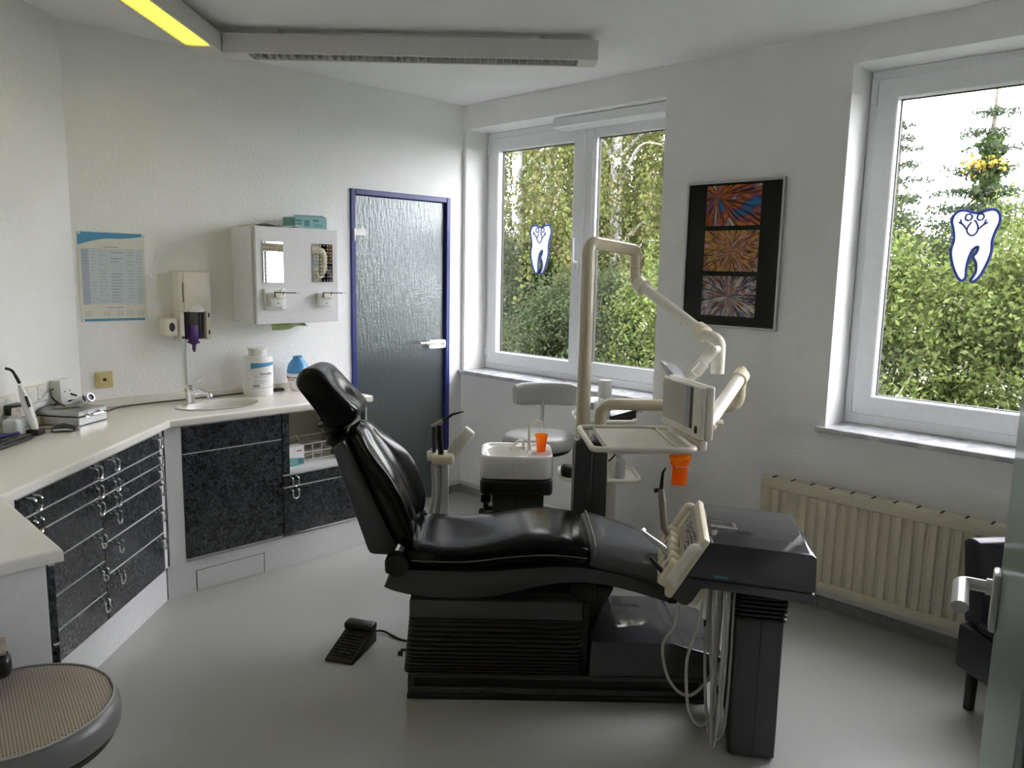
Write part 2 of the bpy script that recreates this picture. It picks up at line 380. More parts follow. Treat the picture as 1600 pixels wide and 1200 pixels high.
# ================================================================== THE ROOM
CEIL = 2.671
WX0, WX1 = 0.0, 0.36                     # window wall thickness
o = MB().box(-5.3, WX1, -6.0, 1.6, -.12, 0).build('floor', 'lino', smooth=0); struct(o)
o = MB().box(-5.3, WX1, -6.0, 1.6, CEIL, CEIL + .15).build('ceiling', 'ceiling_paint', smooth=0); struct(o)
W1 = (-1.62, -.03, .862, 2.513)          # window openings: y0, y1, z0, z1
W2 = (-3.90, -2.60, .862, 2.525)
b = MB()
b.box(0, WX1, W1[1], 1.6, 0, CEIL); b.box(0, WX1, W2[1], W1[0], 0, CEIL); b.box(0, WX1, -6.0, W2[0], 0, CEIL)
for w in (W1, W2): b.box(0, WX1, w[0], w[1], 0, w[2]); b.box(0, WX1, w[0], w[1], w[3], CEIL)
wall_right = struct(b.build('wall_right', 'wall_paint', smooth=0))
D0, D1, DZ = -.908, -.118, 2.056         # glass door opening in the back wall
b = MB(); b.box(-2.6, D0, 0, .14, 0, CEIL); b.box(D1, 0, 0, .14, 0, CEIL); b.box(D0, D1, 0, .14, DZ, CEIL)
wall_back = struct(b.build('wall_back', 'wall_paint', smooth=0))
struct(MB().prism([(-2.445, 0), (-3.57, -1.125), (-3.70, -1.02), (-2.55, .14)], 0, CEIL, 'z').build('wall_left', 'wall_paint', smooth=0))
struct(MB().prism([(-3.57, -1.125), (-3.57, -3.24), (-3.72, -3.24), (-3.72, -1.06)], 0, CEIL, 'z').build('wall_side', 'wall_paint', smooth=0))
# entrance wall runs diagonally; its doorway stands open
def dpt(s, off): return (-3.57 + s * S2 - off * S2, -3.24 - s * S2 - off * S2)      # s along the wall, off outwards
b = MB()
for s0, s1, z0, z1 in ((0, .07, 0, CEIL), (.07, 1.077, 2.07, CEIL), (1.077, 1.94, 0, CEIL)):
    b.prism([dpt(s0, 0), dpt(s1, 0), dpt(s1, .16), dpt(s0, .16)], z0, z1, 'z')
wall_entry = struct(b.build('wall_entry', 'wall_paint', smooth=0))
struct(MB().box(-2.2, 0, -4.76, -4.61, 0, CEIL).build('wall_front', 'wall_paint', smooth=0))
b = MB(); b.box(-5.45, -5.3, -6, 1.6, 0, CEIL); b.box(-5.45, WX1, -6.15, -6.0, 0, CEIL); b.box(-5.45, WX1, 1.6, 1.75, 0, CEIL)
b.box(-2.0, -1.9, .14, 1.6, 0, CEIL); b.box(-2.0, 0, 1.45, 1.6, 0, CEIL)
struct(b.build('wall_hall', 'hall_paint', smooth=0))

# grey skirting tiles: along the window wall, and the short piece beside the glass door
def skirting(name, pts):
    root = bpy.data.objects.new(name, None); col.objects.link(root); struct(root)
    for (x0, y0), (x1, y1) in pts:
        d = Vector((x1 - x0, y1 - y0, 0)); L = d.length; n = max(1, round(L / .33)); st = L / n
        src = MB().rbox(.0012, st - .0012, 0, .009, 0, .058, .002, 1).build('skirting_tile', 'base_tile', root, loc=(x0, y0, 0), rot=(0, 0, math.atan2(d.y, d.x)))
        for i in range(1, n):
            p = Vector((x0, y0, 0)) + d * (i / n); shared('skirting_tile', src, root, p, (0, 0, math.atan2(d.y, d.x)))
    return root
skirting('baseboard_right', [((-.0005, -4.60), (-.0005, -.012))])
skirting('baseboard_back', [((-.001, -.0005), (-.115, -.0005))])
b = MB(); b.rbox(-.022, 0, -2.3, -.02, .072, .098, .004, 1); b.tube([(-.035, -.02, .098), (-.035, -.30, .095)], .006)
struct(b.build('trim_1', 'white_paint'))

# ------------------------------------------------------------------ windows
def rect_ring(b, o, wl, wr, wb, wt, x0, x1, ch=.006):
    """picture-frame ring in the y-z plane; o=(y0,y1,z0,z1); wl on the low-y side"""
    def L(d0, x):   # d0=0 outer..1 inner, with chamfer c
        k, c = d0
        y0 = o[0] + wl * k + (c if k == 0 else -c); y1 = o[1] - wr * k - (c if k == 0 else -c)
        z0 = o[2] + wb * k + (c if k == 0 else -c); z1 = o[3] - wt * k - (c if k == 0 else -c)
        return [(x, y0, z0), (x, y1, z0), (x, y1, z1), (x, y0, z1)]
    b.loft([L((0, 0), x1), L((0, 0), x0 + ch), L((0, ch), x0), L((1, ch), x0), L((1, 0), x0 + ch), L((1, 0), x1)], closed=True)
def window_base(n):
    r = bpy.data.objects.new('window_%d' % n, None); col.objects.link(r); return struct(r)
FX = .20
def sash(root, o, w, tilt=False):
    b = MB(); rect_ring(b, o, w, w, w, w, FX - .014, FX + .050, .006)
    s = b.build('sash', 'pvc', root, smooth=0)
    i = (o[0] + w, o[1] - w, o[2] + w, o[3] - w)
    g = MB(); rect_ring(g, (i[0] - .001, i[1] + .001, i[2] - .001, i[3] + .001), .005, .005, .005, .005, FX + .030, FX + .049, .001); g.build('gasket', 'gasket', s, smooth=0)
    MB().box(FX + .036, FX + .042, i[0] - .004, i[1] + .004, i[2] - .004, i[3] + .004).build('pane', 'window_pane', s, smooth=0)
    return s
def hinge(root, y, z, h=.07):
    b = MB(); b.tube([(FX - .012, y, z - h / 2), (FX - .012, y, z + h / 2)], .0075, 10); b.box(FX - .012, FX, y - .004, y + .02, z - h * .35, z + h * .35); b.build('hinge', 'pvc', root)
w1 = window_base(1)
b = MB(); rect_ring(b, (W1[0] + .004, W1[1], .885, W1[3]), .04, .04, .05, .046, FX, FX + .075)
b.rbox(FX, FX + .075, -.972, -.895, .93, 2.47, .005, 1)
b.build('frame', 'pvc', w1, smooth=0)
b = MB(); rect_ring(b, (-1.58, -.968, .935, 2.468), .04, .022, .085, .072, FX + .008, FX + .052, .004); fx = b.build('glazing_bead', 'pvc', w1, smooth=0)
g = MB(); rect_ring(g, (-1.541, -.989, 1.019, 2.397), .005, .005, .005, .005, FX + .030, FX + .050, .001); g.build('gasket', 'gasket', fx, smooth=0)
MB().box(FX + .036, FX + .042, -1.545, -.985, 1.015, 2.40).build('pane', 'window_pane', fx, smooth=0)
s1 = sash(w1, (-.912, -.062, .925, 2.472), .088)
for z in (1.0, 2.40): hinge(w1, -.058, z)
b = MB(); b.rbox(FX - .026, FX - .014, -.892, -.864, 1.60, 1.66, .003, 1)
b.tube(fillet([(FX - .02, -.878, 1.645), (FX - .058, -.878, 1.645), (FX - .058, -.876, 1.79)], .02), .0105, 8); b.build('window_handle', 'lever_white', s1)
MB().rbox(-.036, FX + .01, W1[0] - .03, .0, .862, .886, .004, 1).build('window_sill', 'marble', w1)
MB().rbox(.06, FX, -1.618, -.75, 2.45, 2.511, .008, 1).build('blind_box', 'pvc', w1)
w2 = window_base(2)
b = MB(); rect_ring(b, (W2[0], W2[1] - .004, .885, W2[3]), .05, .045, .055, .048, FX, FX + .075); b.build('frame', 'pvc', w2, smooth=0)
s2 = sash(w2, (-3.855, -2.642, .938, 2.482), .092)
for z in (.985, 2.41): hinge(w2, -2.636, z, .085)
b = MB(); b.rbox(FX - .026, FX - .014, -3.826, -3.798, 1.60, 1.66, .003, 1)
b.tube(fillet([(FX - .02, -3.812, 1.645), (FX - .058, -3.812, 1.645), (FX - .058, -3.81, 1.79)], .02), .0105, 8); b.build('window_handle', 'lever_white', s2)
MB().rbox(-.036, FX + .01, W2[0] - .03, W2[1] + .035, .862, .886, .004, 1).build('window_sill', 'marble', w2)
for w in (w1, w2):
    pass
for yy in ((W1[0], W1[1], w1), (W2[0], W2[1], w2)):      # outside ledge
    MB().box(FX + .07, WX1 + .06, yy[0], yy[1], .84, .875).build('outer_ledge', 'pvc', yy[2], smooth=0)

# ------------------------------------------------------------------ glass door in the blue frame
d1 = bpy.data.objects.new('door_1', None); col.objects.link(d1); struct(d1)
b = MB(); fw = .034
for x0, x1, z0, z1 in ((D0, D0 + fw, 0, DZ), (D1 - fw, D1, 0, DZ), (D0 + fw, D1 - fw, DZ - fw, DZ)):
    b.rbox(x0, x1, -.014, .15, z0, z1, .004, 1)
b.box(D1 - fw - .016, D1 - fw, .03, .15, 0, DZ - fw); b.box(D0 + fw, D0 + fw + .016, .03, .15, 0, DZ - fw)
b.build('frame', 'blue_frame', d1)
leaf = MB().box(D0 + fw + .003, D1 - fw - .003, .014, .022, .006, DZ - fw - .003).build('glass_leaf', 'ripple_glass', d1, smooth=0)
for z in (1.80, .25):
    b = MB(); b.rbox(D0 + .028, -.790, -.004, .012, z - .022, z + .022, .010, 3, only='y'); b.tube([(D0 + .022, -.016, z - .055), (D0 + .022, -.016, z + .022)], .008, 10)
    b.build('hinge', 'lever_white', leaf)
b = MB(); b.rbox(-.300, D1 - fw - .001, -.012, .013, 1.050, 1.106, .012, 3, only='y'); b.rbox(-.36, -.255, -.05, -.028, 1.083, 1.103, .006, 2); b.tube([(-.268, -.04, 1.093), (-.268, -.008, 1.093)], .011, 10)
b.tube([(-.405, -.046, 1.096), (-.355, -.04, 1.094)], .007, 8)
lk = b.build('lock_case', 'lever_white', leaf); MB().box(-.196, -.166, -.0135, -.011, 1.074, 1.08).build('keyhole', 'black_plastic', lk, smooth=0)

# ------------------------------------------------------------------ entrance door: open leaf of rippled glass
d2 = bpy.data.objects.new('door_2', None); col.objects.link(d2); struct(d2)
HX, HY = -2.842, -3.972; ang = math.atan2(-3.797 - HY, -2.097 - HX); LW = .765
d2.location = (HX, HY, 0); d2.rotation_euler = (0, 0, ang)
leaf = MB().rbox(.012, LW, -.005, .005, .008, 2.04, .0015, 1).build('glass_leaf', 'ripple_glass_entry', d2)
b = MB(); b.rbox(LW - .085, LW - .035, .005, .017, 1.015, 1.115, .004, 2); pl = b.build('handle_plate', 'lever_white', leaf)
b = MB(); b.tube([(LW - .06, .016, 1.085), (LW - .06, .026, 1.085)], .014, 14); b.tube(fillet([(LW - .06, .02, 1.085), (LW - .06, .062, 1.085), (LW - .175, .060, 1.083)], .012), .0105, 10, flat=1.25)
b.build('lever', 'lever_white', pl)
b = MB(); b.rbox(LW - .085, LW - .035, -.017, -.005, 1.015, 1.115, .004, 2); b.tube(fillet([(LW - .06, -.02, 1.085), (LW - .06, -.062, 1.085), (LW - .175, -.060, 1.083)], .012), .0105, 10); b.build('handle_plate', 'lever_white', leaf)
for z in (.25, 1.80): MB().rbox(.0, .09, -.012, .012, z - .025, z + .025, .004, 1).build('hinge', 'lever_white', leaf)
dj = bpy.data.objects.new('trim_2', None); col.objects.link(dj); struct(dj)       # frame of the entrance doorway
b = MB()
for s0, s1, z0, z1 in ((.07, .105, 0, 2.07), (1.042, 1.077, 0, 2.07), (.105, 1.042, 2.035, 2.07)):
    b.prism([dpt(s0, -.012), dpt(s1, -.012), dpt(s1, .172), dpt(s0, .172)], z0, z1, 'z')
b.build('frame', 'dark_green', dj, smooth=0)

# ------------------------------------------------------------------ radiator
rd = thing('radiator', 'cream ribbed panel radiator under the window', 'radiator', (0, 0, 0))
ry0, ry1, rz0, rz1 = -3.62, -2.352, .125, .612; rx = -.105
b = MB()
n = round((ry1 - ry0 - .04) / .0475); st = (ry1 - ry0 - .04) / n
prof = [(ry0, rx)]
for i in range(n):
    y = ry0 + .02 + i * st
    prof += [(y + st * .08, rx), (y + st * .22, rx + .012), (y + st * .40, rx + .012), (y + st * .54, rx)]
prof += [(ry1, rx), (ry1, rx + .03), (ry0, rx + .03)]
# pressed channels only between the two flat bands
b.prism([(p[1], p[0]) for p in prof], rz0 + .045, rz1 - .052, 'z')
b.rbox(rx - .002, rx + .03, ry0, ry1, rz1 - .052, rz1, .006, 2); b.rbox(rx - .002, rx + .03, ry0, ry1, rz0, rz0 + .045, .006, 2)
b.build('front_panel', 'cream_enamel', rd, smooth=30)
MB().box(rx + .05, rx + .062, ry0 + .02, ry1 - .02, rz0 + .01, rz1 - .01).build('rear_panel', 'cream_enamel', rd, smooth=0)
MB().rbox(rx + .004, rx + .068, ry1 - .001, ry1 + .004, rz0 + .01, rz1 + .004, .002, 1).build('side_cover', 'cream_enamel', rd)
g = MB(); g.box(rx + .004, rx + .068, ry0, ry1, rz1 - .004, rz1 + .002); gr = g.build('top_grille', 'cream_enamel', rd, smooth=0)
k = 13; src = MB().box(rx + .012, rx + .060, -.0045, .0045, rz1 + .0015, rz1 + .004).build('slot', 'gasket', gr, smooth=0, loc=(0, ry1 - .05, 0))
for i in range(1, k): shared('slot', src, gr, (0, ry1 - .05 - i * .094, 0))
for y in (ry0 + .2, ry1 - .2): MB().box(rx + .06, -.0005, y - .015, y + .015, .18, .58).build('bracket', 'cream_enamel', rd, smooth=0)
b = MB(); b.tube([(rx + .04, ry1 - .04, rz0 + .02), (rx + .04, ry1 - .04, .0)], .009); b.build('pipe', 'white_paint', rd)

# ------------------------------------------------------------------ framed picture
pc = thing('framed_picture', 'silver framed black poster with three crystal micrographs', 'picture', (0, 0, 0))
py0, py1, pz0, pz1 = -2.327, -1.790, 1.318, 2.055
b = MB(); rect_ring(b, (py0, py1, pz0, pz1), .012, .012, .012, .012, -.022, -.002, .003); b.build('frame', 'aluminium', pc, smooth=0)
MB().box(-.012, -.003, py0 + .010, py1 - .010, pz0 + .010, pz1 - .010).build('black_mount', 'picture_black' if 'picture_black' in MATS else (mat('picture_black', (.006, .007, .007), .05, spec=.22) and 'picture_black'), pc, smooth=0)
OR, PU, BL, WH, BK, GR = (.42, .12, .02), (.16, .035, .10), (.015, .12, .30), (.42, .40, .36), (.012, .012, .02), (.06, .08, .05)
zc = [(1.832, 2.032), (1.604, 1.808), (1.378, 1.580)]
# each print is its own object with its origin in its middle
for i, ((z0, z1), cols, cx, cz, sx, sz, fine) in enumerate((
        (zc[0], [BK, WH, WH, PU, OR, OR, PU, BL, BL, BL], .085, .045, 1.3, 5.0, 16),
        (zc[1], [PU, (.40, .20, .14), (.45, .28, .06), (.30, .12, .10), (.50, .32, .28), (.42, .22, .06)], .005, .005, 2.0, 14.0, 26),
        (zc[2], [WH, (.22, .06, .09), WH, (.08, .07, .18), WH, WH, OR, (.30, .12, .12)], .0, -.005, 1.8, 8.0, 12))):
    m_crystal('crystal_print_%d' % i, cols, sx, sz, cx, cz, i * 7.3 + 2, fine)
    ya, yb = -2.208, -1.906
    MB().box(-.0005, .0005, -(yb - ya) / 2, (yb - ya) / 2, -(z1 - z0) / 2, (z1 - z0) / 2).build('print', 'crystal_print_%d' % i, pc, smooth=0, loc=(-.0132, (ya + yb) / 2, (z0 + z1) / 2))
# ------------------------------------------------------------------ angled ceiling lights (two channel luminaires meeting at a corner)
LZ0, LZ1 = 2.552, 2.640
def channel(name, label, u0, u1, v0, v1, lit, along):
    t = thing(name, label, 'ceiling light', W(0, 0, 0), R_(-45), 'channel ceiling lights')
    t.location = CH
    w = .018
    def bx(a0, a1, c0, c1, z0, z1, r, nm, m, par):
        b = MB()
        if along == 'u': b.rbox(a0, a1, c0, c1, z0, z1, r, 2)
        else: b.rbox(c0, c1, a0, a1, z0, z1, r, 2)
        return b.build(nm, m, par)
    (a0, a1, c0, c1) = (u0, u1, v0, v1) if along == 'u' else (v0, v1, u0, u1)
    bx(a0, a1, c0, c0 + w, LZ0, LZ1, .008, 'side_rail', 'lamp_white', t); bx(a0, a1, c1 - w, c1, LZ0, LZ1, .008, 'side_rail', 'lamp_white', t)
    body = bx(a0, a1, c0 + .004, c1 - .004, LZ1 - .025, LZ1, .006, 'channel_top', 'lamp_white', t)
    bx(a0, a0 + .11, c0 + w, c1 - w, LZ0 + .001, LZ1 - .02, .002, 'end_plate', 'lamp_white', t); bx(a1 - .09, a1, c0 + w, c1 - w, LZ0 + .001, LZ1 - .02, .002, 'end_plate', 'lamp_white', t)
    rf = bx(a0 + .11, a1 - .09, c0 + w, c1 - w, LZ1 - .034, LZ1 - .026, .001, 'reflector', 'lamp_lit' if lit else 'lamp_louver', t)
    n = round((a1 - a0 - .20) / .036); src = None
    for i in range(n):
        a = a0 + .11 + (i + .5) * (a1 - a0 - .20) / n
        loc = (a, (c0 + c1) / 2, 0) if along == 'u' else ((c0 + c1) / 2, a, 0)
        if src is None:
            h = (c1 - c0) / 2 - w; b = MB().box(-.0012, .0012, -h, h, LZ0 + .004, LZ1 - .04); src = b.build('louver_fin', 'lamp_lit' if lit else 'lamp_louver', rf, smooth=0)
            src.location = loc; src.rotation_euler = (0, 0, 0 if along == 'u' else R_(90))
        else: shared('louver_fin', src, rf, loc, (0, 0, 0 if along == 'u' else R_(90)))
    for a in (a0 + .25, a1 - .25):
        p = (a, (c0 + c1) / 2) if along == 'u' else ((c0 + c1) / 2, a)
        MB().tube([(p[0], p[1], LZ1 - .003), (p[0], p[1], CEIL)], .012, 10).build('spacer', 'lamp_white', t)
    return t
channel('ceiling_light', 'unlit white channel ceiling light with grey louver fins', -.985, .742, 1.055, 1.195, False, 'u')
channel('ceiling_light', 'lit white channel ceiling light with glowing yellow louver', -1.125, -.985, -.75, 1.055, True, 'v')
t = thing('ceiling_light_corner', 'white corner joint between the two channel ceiling lights', 'light fitting', CH, R_(-45))
MB().rbox(-1.1245, -.9855, 1.0555, 1.1945, LZ0, LZ1, .008, 2).build('corner_block', 'lamp_white', t); MB().tube([(-1.05, 1.12, LZ1 - .003), (-1.05, 1.12, CEIL)], .012, 10).build('spacer', 'lamp_white', t)

# ================================================================== FITTED CABINETS
FA = dict(loc=(0, 0, 0), rz=R_(180))                    # s = -x, depth = -y   (back wall)
FC = dict(loc=(-2.445, 0, 0), rz=R_(225))               # s along the diagonal wall
FD = dict(loc=(-3.564, 0, 0), rz=R_(270))                # s = -y               (side wall)
WT0, WT1, FR0, FR1 = .846, .880, .457, .475
_hd = None
def front(root, s0, s1, z0, z1, handles=(), nm='drawer', g=.0022):
    o = MB().rbox(s0 + g, s1 - g, FR0, FR1, z0 + g, z1 - g, .0015, 1).build(nm, 'charcoal_laminate', root)
    MB().box(s0 + g, s1 - g, FR0 + .004, FR1 + .0006, z1 - g - .0014, z1 - g + .0008).build('edge_trim', 'white_laminate', o, smooth=0)
    global _hd
    for hs in handles:
        if _hd is None:
            p = [(-.017, 0, 0), (-.017, .032, 0), (-.017, .034, -.028)] + [(-.017 * math.cos(a), .034, -.028 - .017 * math.sin(a)) for a in [i * math.pi / 6 for i in range(1, 6)]] + [(.017, .034, -.028), (.017, .032, 0), (.017, 0, 0)]
            _hd = MB().tube(fillet(p[:3], .010, 4)[:-1] + p[2:-2] + fillet(p[-3:], .010, 4)[1:], .0048, 8).build('handle', 'chrome', o, loc=(hs, FR1, z1 - .012))
        else: shared('handle', _hd, o, (hs, FR1, z1 - .012))
    return o
def unit(F, name, label, s0, s1, cat='cabinet'):
    t = thing(name, label, cat, F['loc'], F['rz']); return t
def carcass(t, s0, s1, z0=.165, z1=WT0 - .001): return MB().box(s0, s1, .012, FR0 - .001, z0, z1).build('carcass', 'white_laminate', t, smooth=0)

# diagonal wall: two columns of six drawers
for nm, lab, s0, s1, zs, hs in (
        ('drawer_cabinet', 'charcoal six-drawer cabinet beside the washbasin cupboard', .236, .755, [.165, .352, .485, .607, .678, .742, .826], (.30, .69)),
        ('drawer_cabinet', 'charcoal six-drawer cabinet beside the short end counter', .757, 1.276, [.165, .288, .418, .552, .682, .750, .826], (.82, 1.21))):
    t = unit(FC, nm, lab, s0, s1); t['group'] = 'charcoal drawer cabinets'
    carcass(t, s0 + .001, s1 - .001)
    for z0, z1 in zip(zs, zs[1:]): front(t, s0, s1, z0, z1, hs)
t = unit(FC, 'corner_filler', 'white corner strip between drawer cabinet and washbasin cupboard', 0, 0, 'filler panel')
MB().box(.199, .235, .30, FR1 - .006, .165, WT0 - .001).build('filler_board', 'white_laminate', t, smooth=0)
t = unit(FC, 'corner_filler', 'white corner strip between drawer cabinet and short end counter', 0, 0, 'filler panel')
MB().box(1.277, 1.392, .30, FR1 - .006, .165, WT0 - .001).build('filler_board', 'white_laminate', t, smooth=0)

# back wall: cupboard under the washbasin
t = unit(FA, 'washbasin_cupboard', 'charcoal cupboard under the oval washbasin with fixed top panel', 0, 0)
carcass(t, 1.651, 2.164); front(t, 1.650, 2.165, .700, .834, (), 'top_panel'); front(t, 1.650, 2.165, .180, .700, (), 'door')
MB().box(2.166, 2.243, .30, FR1 - .004, .165, WT0 - .001).build('filler_board', 'white_laminate', t, smooth=0)
# back wall: open niche over drawers
t = unit(FA, 'niche_cabinet', 'charcoal cabinet with open niche above a drawer', 0, 0)
b = MB(); b.box(1.131, 1.648, .012, FR0 - .001, .180, .505); b.box(1.131, 1.150, .012, FR0 - .001, .505, WT0 - .001); b.box(1.610, 1.648, .012, FR0 - .001, .505, WT0 - .001)
b.box(1.150, 1.610, .012, .03, .505, WT0 - .001); b.box(1.150, 1.610, .012, FR0 - .001, .825, WT0 - .001)
b.build('carcass', 'carcass', t, smooth=0)
MB().rbox(1.1505, 1.6095, .0305, FR1 + .002, .506, .530, .002, 1).build('niche_shelf', 'white_laminate', t)
front(t, 1.606, 1.648, .506, .834, (), 'stile'); front(t, 1.134, 1.158, .180, .834, (), 'stile')
MB().box(1.128, 1.1335, .012, FR1 + .002, .165, WT0 - .001).build('end_edge', 'white_laminate', t, smooth=0)
front(t, 1.160, 1.648, .440, .504, (1.595, 1.21)); front(t, 1.160, 1.648, .180, .438, (1.595, 1.21))
# end counter on the side wall
t = unit(FD, 'end_counter_cabinet', 'white end panel of the short basin counter', 0, 0)
MB().box(1.40, 1.928, .022, FR0 - .001, .165, WT0 - .001).build('carcass', 'white_laminate', t, smooth=0); front(t, 1.40, 1.949, .165, .62, (1.46,), 'door'); front(t, 1.40, 1.949, .62, .834, (1.46,))
MB().box(1.328, 1.398, .30, FR1 - .006, .165, WT0 - .001).build('filler_board', 'white_laminate', t, smooth=0)
MB().rbox(1.929, 1.947, .022, FR0 - .0015, .0, WT0 - .001, .0015, 1).build('end_panel', 'white_laminate', t)
# plinths
def plinth(F, s0, s1, lab):
    t = unit(F, 'plinth', lab, s0, s1, 'plinth'); MB().box(s0, s1, .440, .458, .0, .163).build('plinth_board', 'white_laminate', t, smooth=0); return t
t = plinth(FA, 1.135, 2.252, 'white plinth with access panel under the washbasin cupboard')
MB().rbox(1.762, 2.112, .4582, .4605, .004, .106, .001, 1).build('access_panel', 'white_laminate', t)
b = MB(); b.box(1.757, 2.117, .4580, .4590, .106, .1085); b.box(1.757, 1.7605, .4580, .4590, .003, .106); b.box(2.1135, 2.117, .4580, .4590, .003, .106); b.build('panel_joint', 'print_dark', t, smooth=0)
plinth(FC, .196, 1.40, 'white plinth under the two drawer cabinets')
plinth(FD, 1.328, 1.928, 'white plinth under the short basin counter')

# continuous worktop with two moulded basins
def worktop():
    out = [(-1.11, -.0005), (-1.11, -.515), (-2.2315, -.515), (-3.074, -1.3575), (-3.074, -1.975), (-3.5695, -1.975), (-3.5695, -1.126), (-2.4448, -.0005)]
    N = 40
    ell = lambda cx, cy, a, c: [(cx + a * math.cos(2 * math.pi * k / N), cy + c * math.sin(2 * math.pi * k / N)) for k in range(N)]
    holes = [ell(-1.885, -.262, .205, .150), ell(-3.325, -1.68, .145, .20)]
    b = bmesh.new()
    loops = []
    for lp in [out] + holes:
        vs = [b.verts.new((x, y, WT1)) for x, y in lp]; es = [b.edges.new((vs[i], vs[(i + 1) % len(vs)])) for i in range(len(vs))]; loops.append((vs, es))
    bmesh.ops.triangle_fill(b, use_beauty=True, edges=[e for _, es in loops for e in es])
    ext = bmesh.ops.extrude_face_region(b, geom=b.faces[:])
    for v in [g for g in ext['geom'] if isinstance(g, bmesh.types.BMVert)]: v.co.z = WT0
    bmesh.ops.recalc_face_normals(b, faces=b.faces[:])
    fe = [e for e in b.edges if all(abs(v.co.z - WT1) < 1e-6 for v in e.verts) and len(e.link_faces) == 2 and abs(e.link_faces[0].normal.z - e.link_faces[1].normal.z) > .5]
    oe = [e for e in fe if any(max(abs(e.verts[0].co.x - p[0]), abs(e.verts[0].co.y - p[1])) < 1e-5 for p in out)]
    bmesh.ops.bevel(b, geom=oe, offset=.010, segments=3, affect='EDGES', profile=.5)
    m = MB().bm(b)
    t = thing('worktop', 'cream white worktop running round the corner with oval basins', 'worktop', (0, 0, 0))
    m.build('worktop_slab', 'worktop', t, smooth=35)
    for (cx, cy, a, c) in ((-1.885, -.262, .205, .150), (-3.325, -1.68, .145, .20)):
        pr = [(1.045, .0035), (1.02, .0045), (.985, .002), (.95, -.012), (.88, -.05), (.70, -.085), (.35, -.098), (.07, -.100)]
        rings = [[(cx + a * r * math.cos(2 * math.pi * k / 40), cy + c * r * math.sin(2 * math.pi * k / 40), WT1 + z) for k in range(40)] for r, z in pr]
        bs = MB().loft(rings, caps=False).add(rings[-1], [tuple(range(40))]).build('basin', 'worktop', t, smooth=60)
        MB().lathe([(.018, 0), (.018, .003), (.012, .003), (.0, .001)], 16, (cx, cy, WT1 - .0995)).build('drain', 'chrome', bs)
    b = MB(); b.rbox(-2.44, -1.11, -.021, -.0008, WT1, WT1 + .040, .004, 1)
    b.build('upstand', 'worktop', t)
    b = MB(); b.rbox(.009, 1.58, .0008, .021, WT1, WT1 + .040, .004, 1, M=Matrix.Translation((-2.445, 0, 0)) @ Matrix.Rotation(R_(225), 4, 'Z')); b.build('upstand', 'worktop', t)
    b = MB(); b.rbox(-3.5692, -3.549, -1.97, -1.14, WT1, WT1 + .040, .004, 1); b.build('upstand', 'worktop', t)
worktop()

# ------------------------------------------------------------------ tap
t = thing('mixer_tap', 'chrome single-lever mixer tap beside the oval washbasin', 'tap', (-1.985, -.155, WT1), R_(-50))
b = MB(); b.lathe([(.027, 0), (.027, .004), (.023, .008), (.021, .05), (.024, .06), (.024, .082), (.012, .094), (0, .096)], 20); b.build('body', 'chrome', t)
MB().tube(catmull([(.01, 0, .055), (.05, 0, .066), (.095, 0, .056), (.108, 0, .036)], 5), [.015] * 8 + [.013] * 8, 12).build('spout', 'chrome', t)
MB().tube([(-.012, .0, .088), (.02, .012, .108), (.078, .03, .150)], [.015, .011, .005], 10, flat=.6).build('lever', 'chrome', t)
MB().tube([(.07, .035, .0), (.07, .035, .006)], .004, 8).build('chain_stud', 'chrome', t)
# ------------------------------------------------------------------ white bucket dispenser
t = thing('wipes_bucket', 'round white wipes bucket with blue and white label on worktop', 'bucket', (-1.588, -.112, WT1), R_(-96))
b = MB(); b.lathe([(.074, 0), (.077, .004), (.079, .03), (.080, .19), (.080, .205), (.076, .214), (.070, .217), (0, .217)], 36); b.build('body', 'plastic_white', t)
b = MB(); b.lathe([(.048, .2165), (.048, .255), (.054, .258), (.054, .262), (0, .263)], 28); ld = b.build('lid', 'plastic_white', t)
MB().box(.040, .052, -.006, .006, .222, .248).build('latch', 'paper_cream', ld, smooth=0)
def wrap_patch(r, a0, a1, z0, z1, n=12, ztop=None):     # sheet on a cylinder; angles in degrees about +x
    vs, fs = [], []
    for i in range(n + 1):
        a = R_(a0 + (a1 - a0) * i / n); zz = ztop(i / n) if ztop else (z0, z1)
        for z in zz: vs.append((r * math.cos(a), r * math.sin(a), z))
    for i in range(n): fs.append((2 * i, 2 * i + 2, 2 * i + 3, 2 * i + 1))
    return MB().add(vs, fs)
lb = wrap_patch(.0803, -48, 75, .045, .185).build('label', 'paper_white', t, smooth=60)
wrap_patch(.0806, -48, 75, 0, 0, 14, lambda q: (.150 + .022 * q ** .6, .185)).build('label_band', 'print_blue', lb, smooth=60)
for a0, a1, z in ((-38, 20, .107), (-38, 50, .110), (-36, 30, .092), (-36, 10, .086), (-36, 40, .080), (-36, 0, .074)): wrap_patch(.0806, a0, a1, z, z + .0018, 6).build('print_line', 'print_grey', lb, smooth=60)
wrap_patch(.0806, -48, 75, .048, .050, 12).build('print_line', 'print_blue', lb, smooth=60)
wrap_patch(.0806, -40, -16, .054, .068, 4).build('barcode', 'print_grey', lb, smooth=60)
for a in (42, 56): wrap_patch(.0806, a, a + 8, .055, .065, 4).build('hazard_mark', 'print_orange', lb, smooth=60)
text('label_text', 'Sensive', .026, 'print_dark', lb, frame4((0, 1, 0), (0, 0, 1), (1, 0, 0), (.0804, 0, .118)), wrap=.0804, x0=-.022)
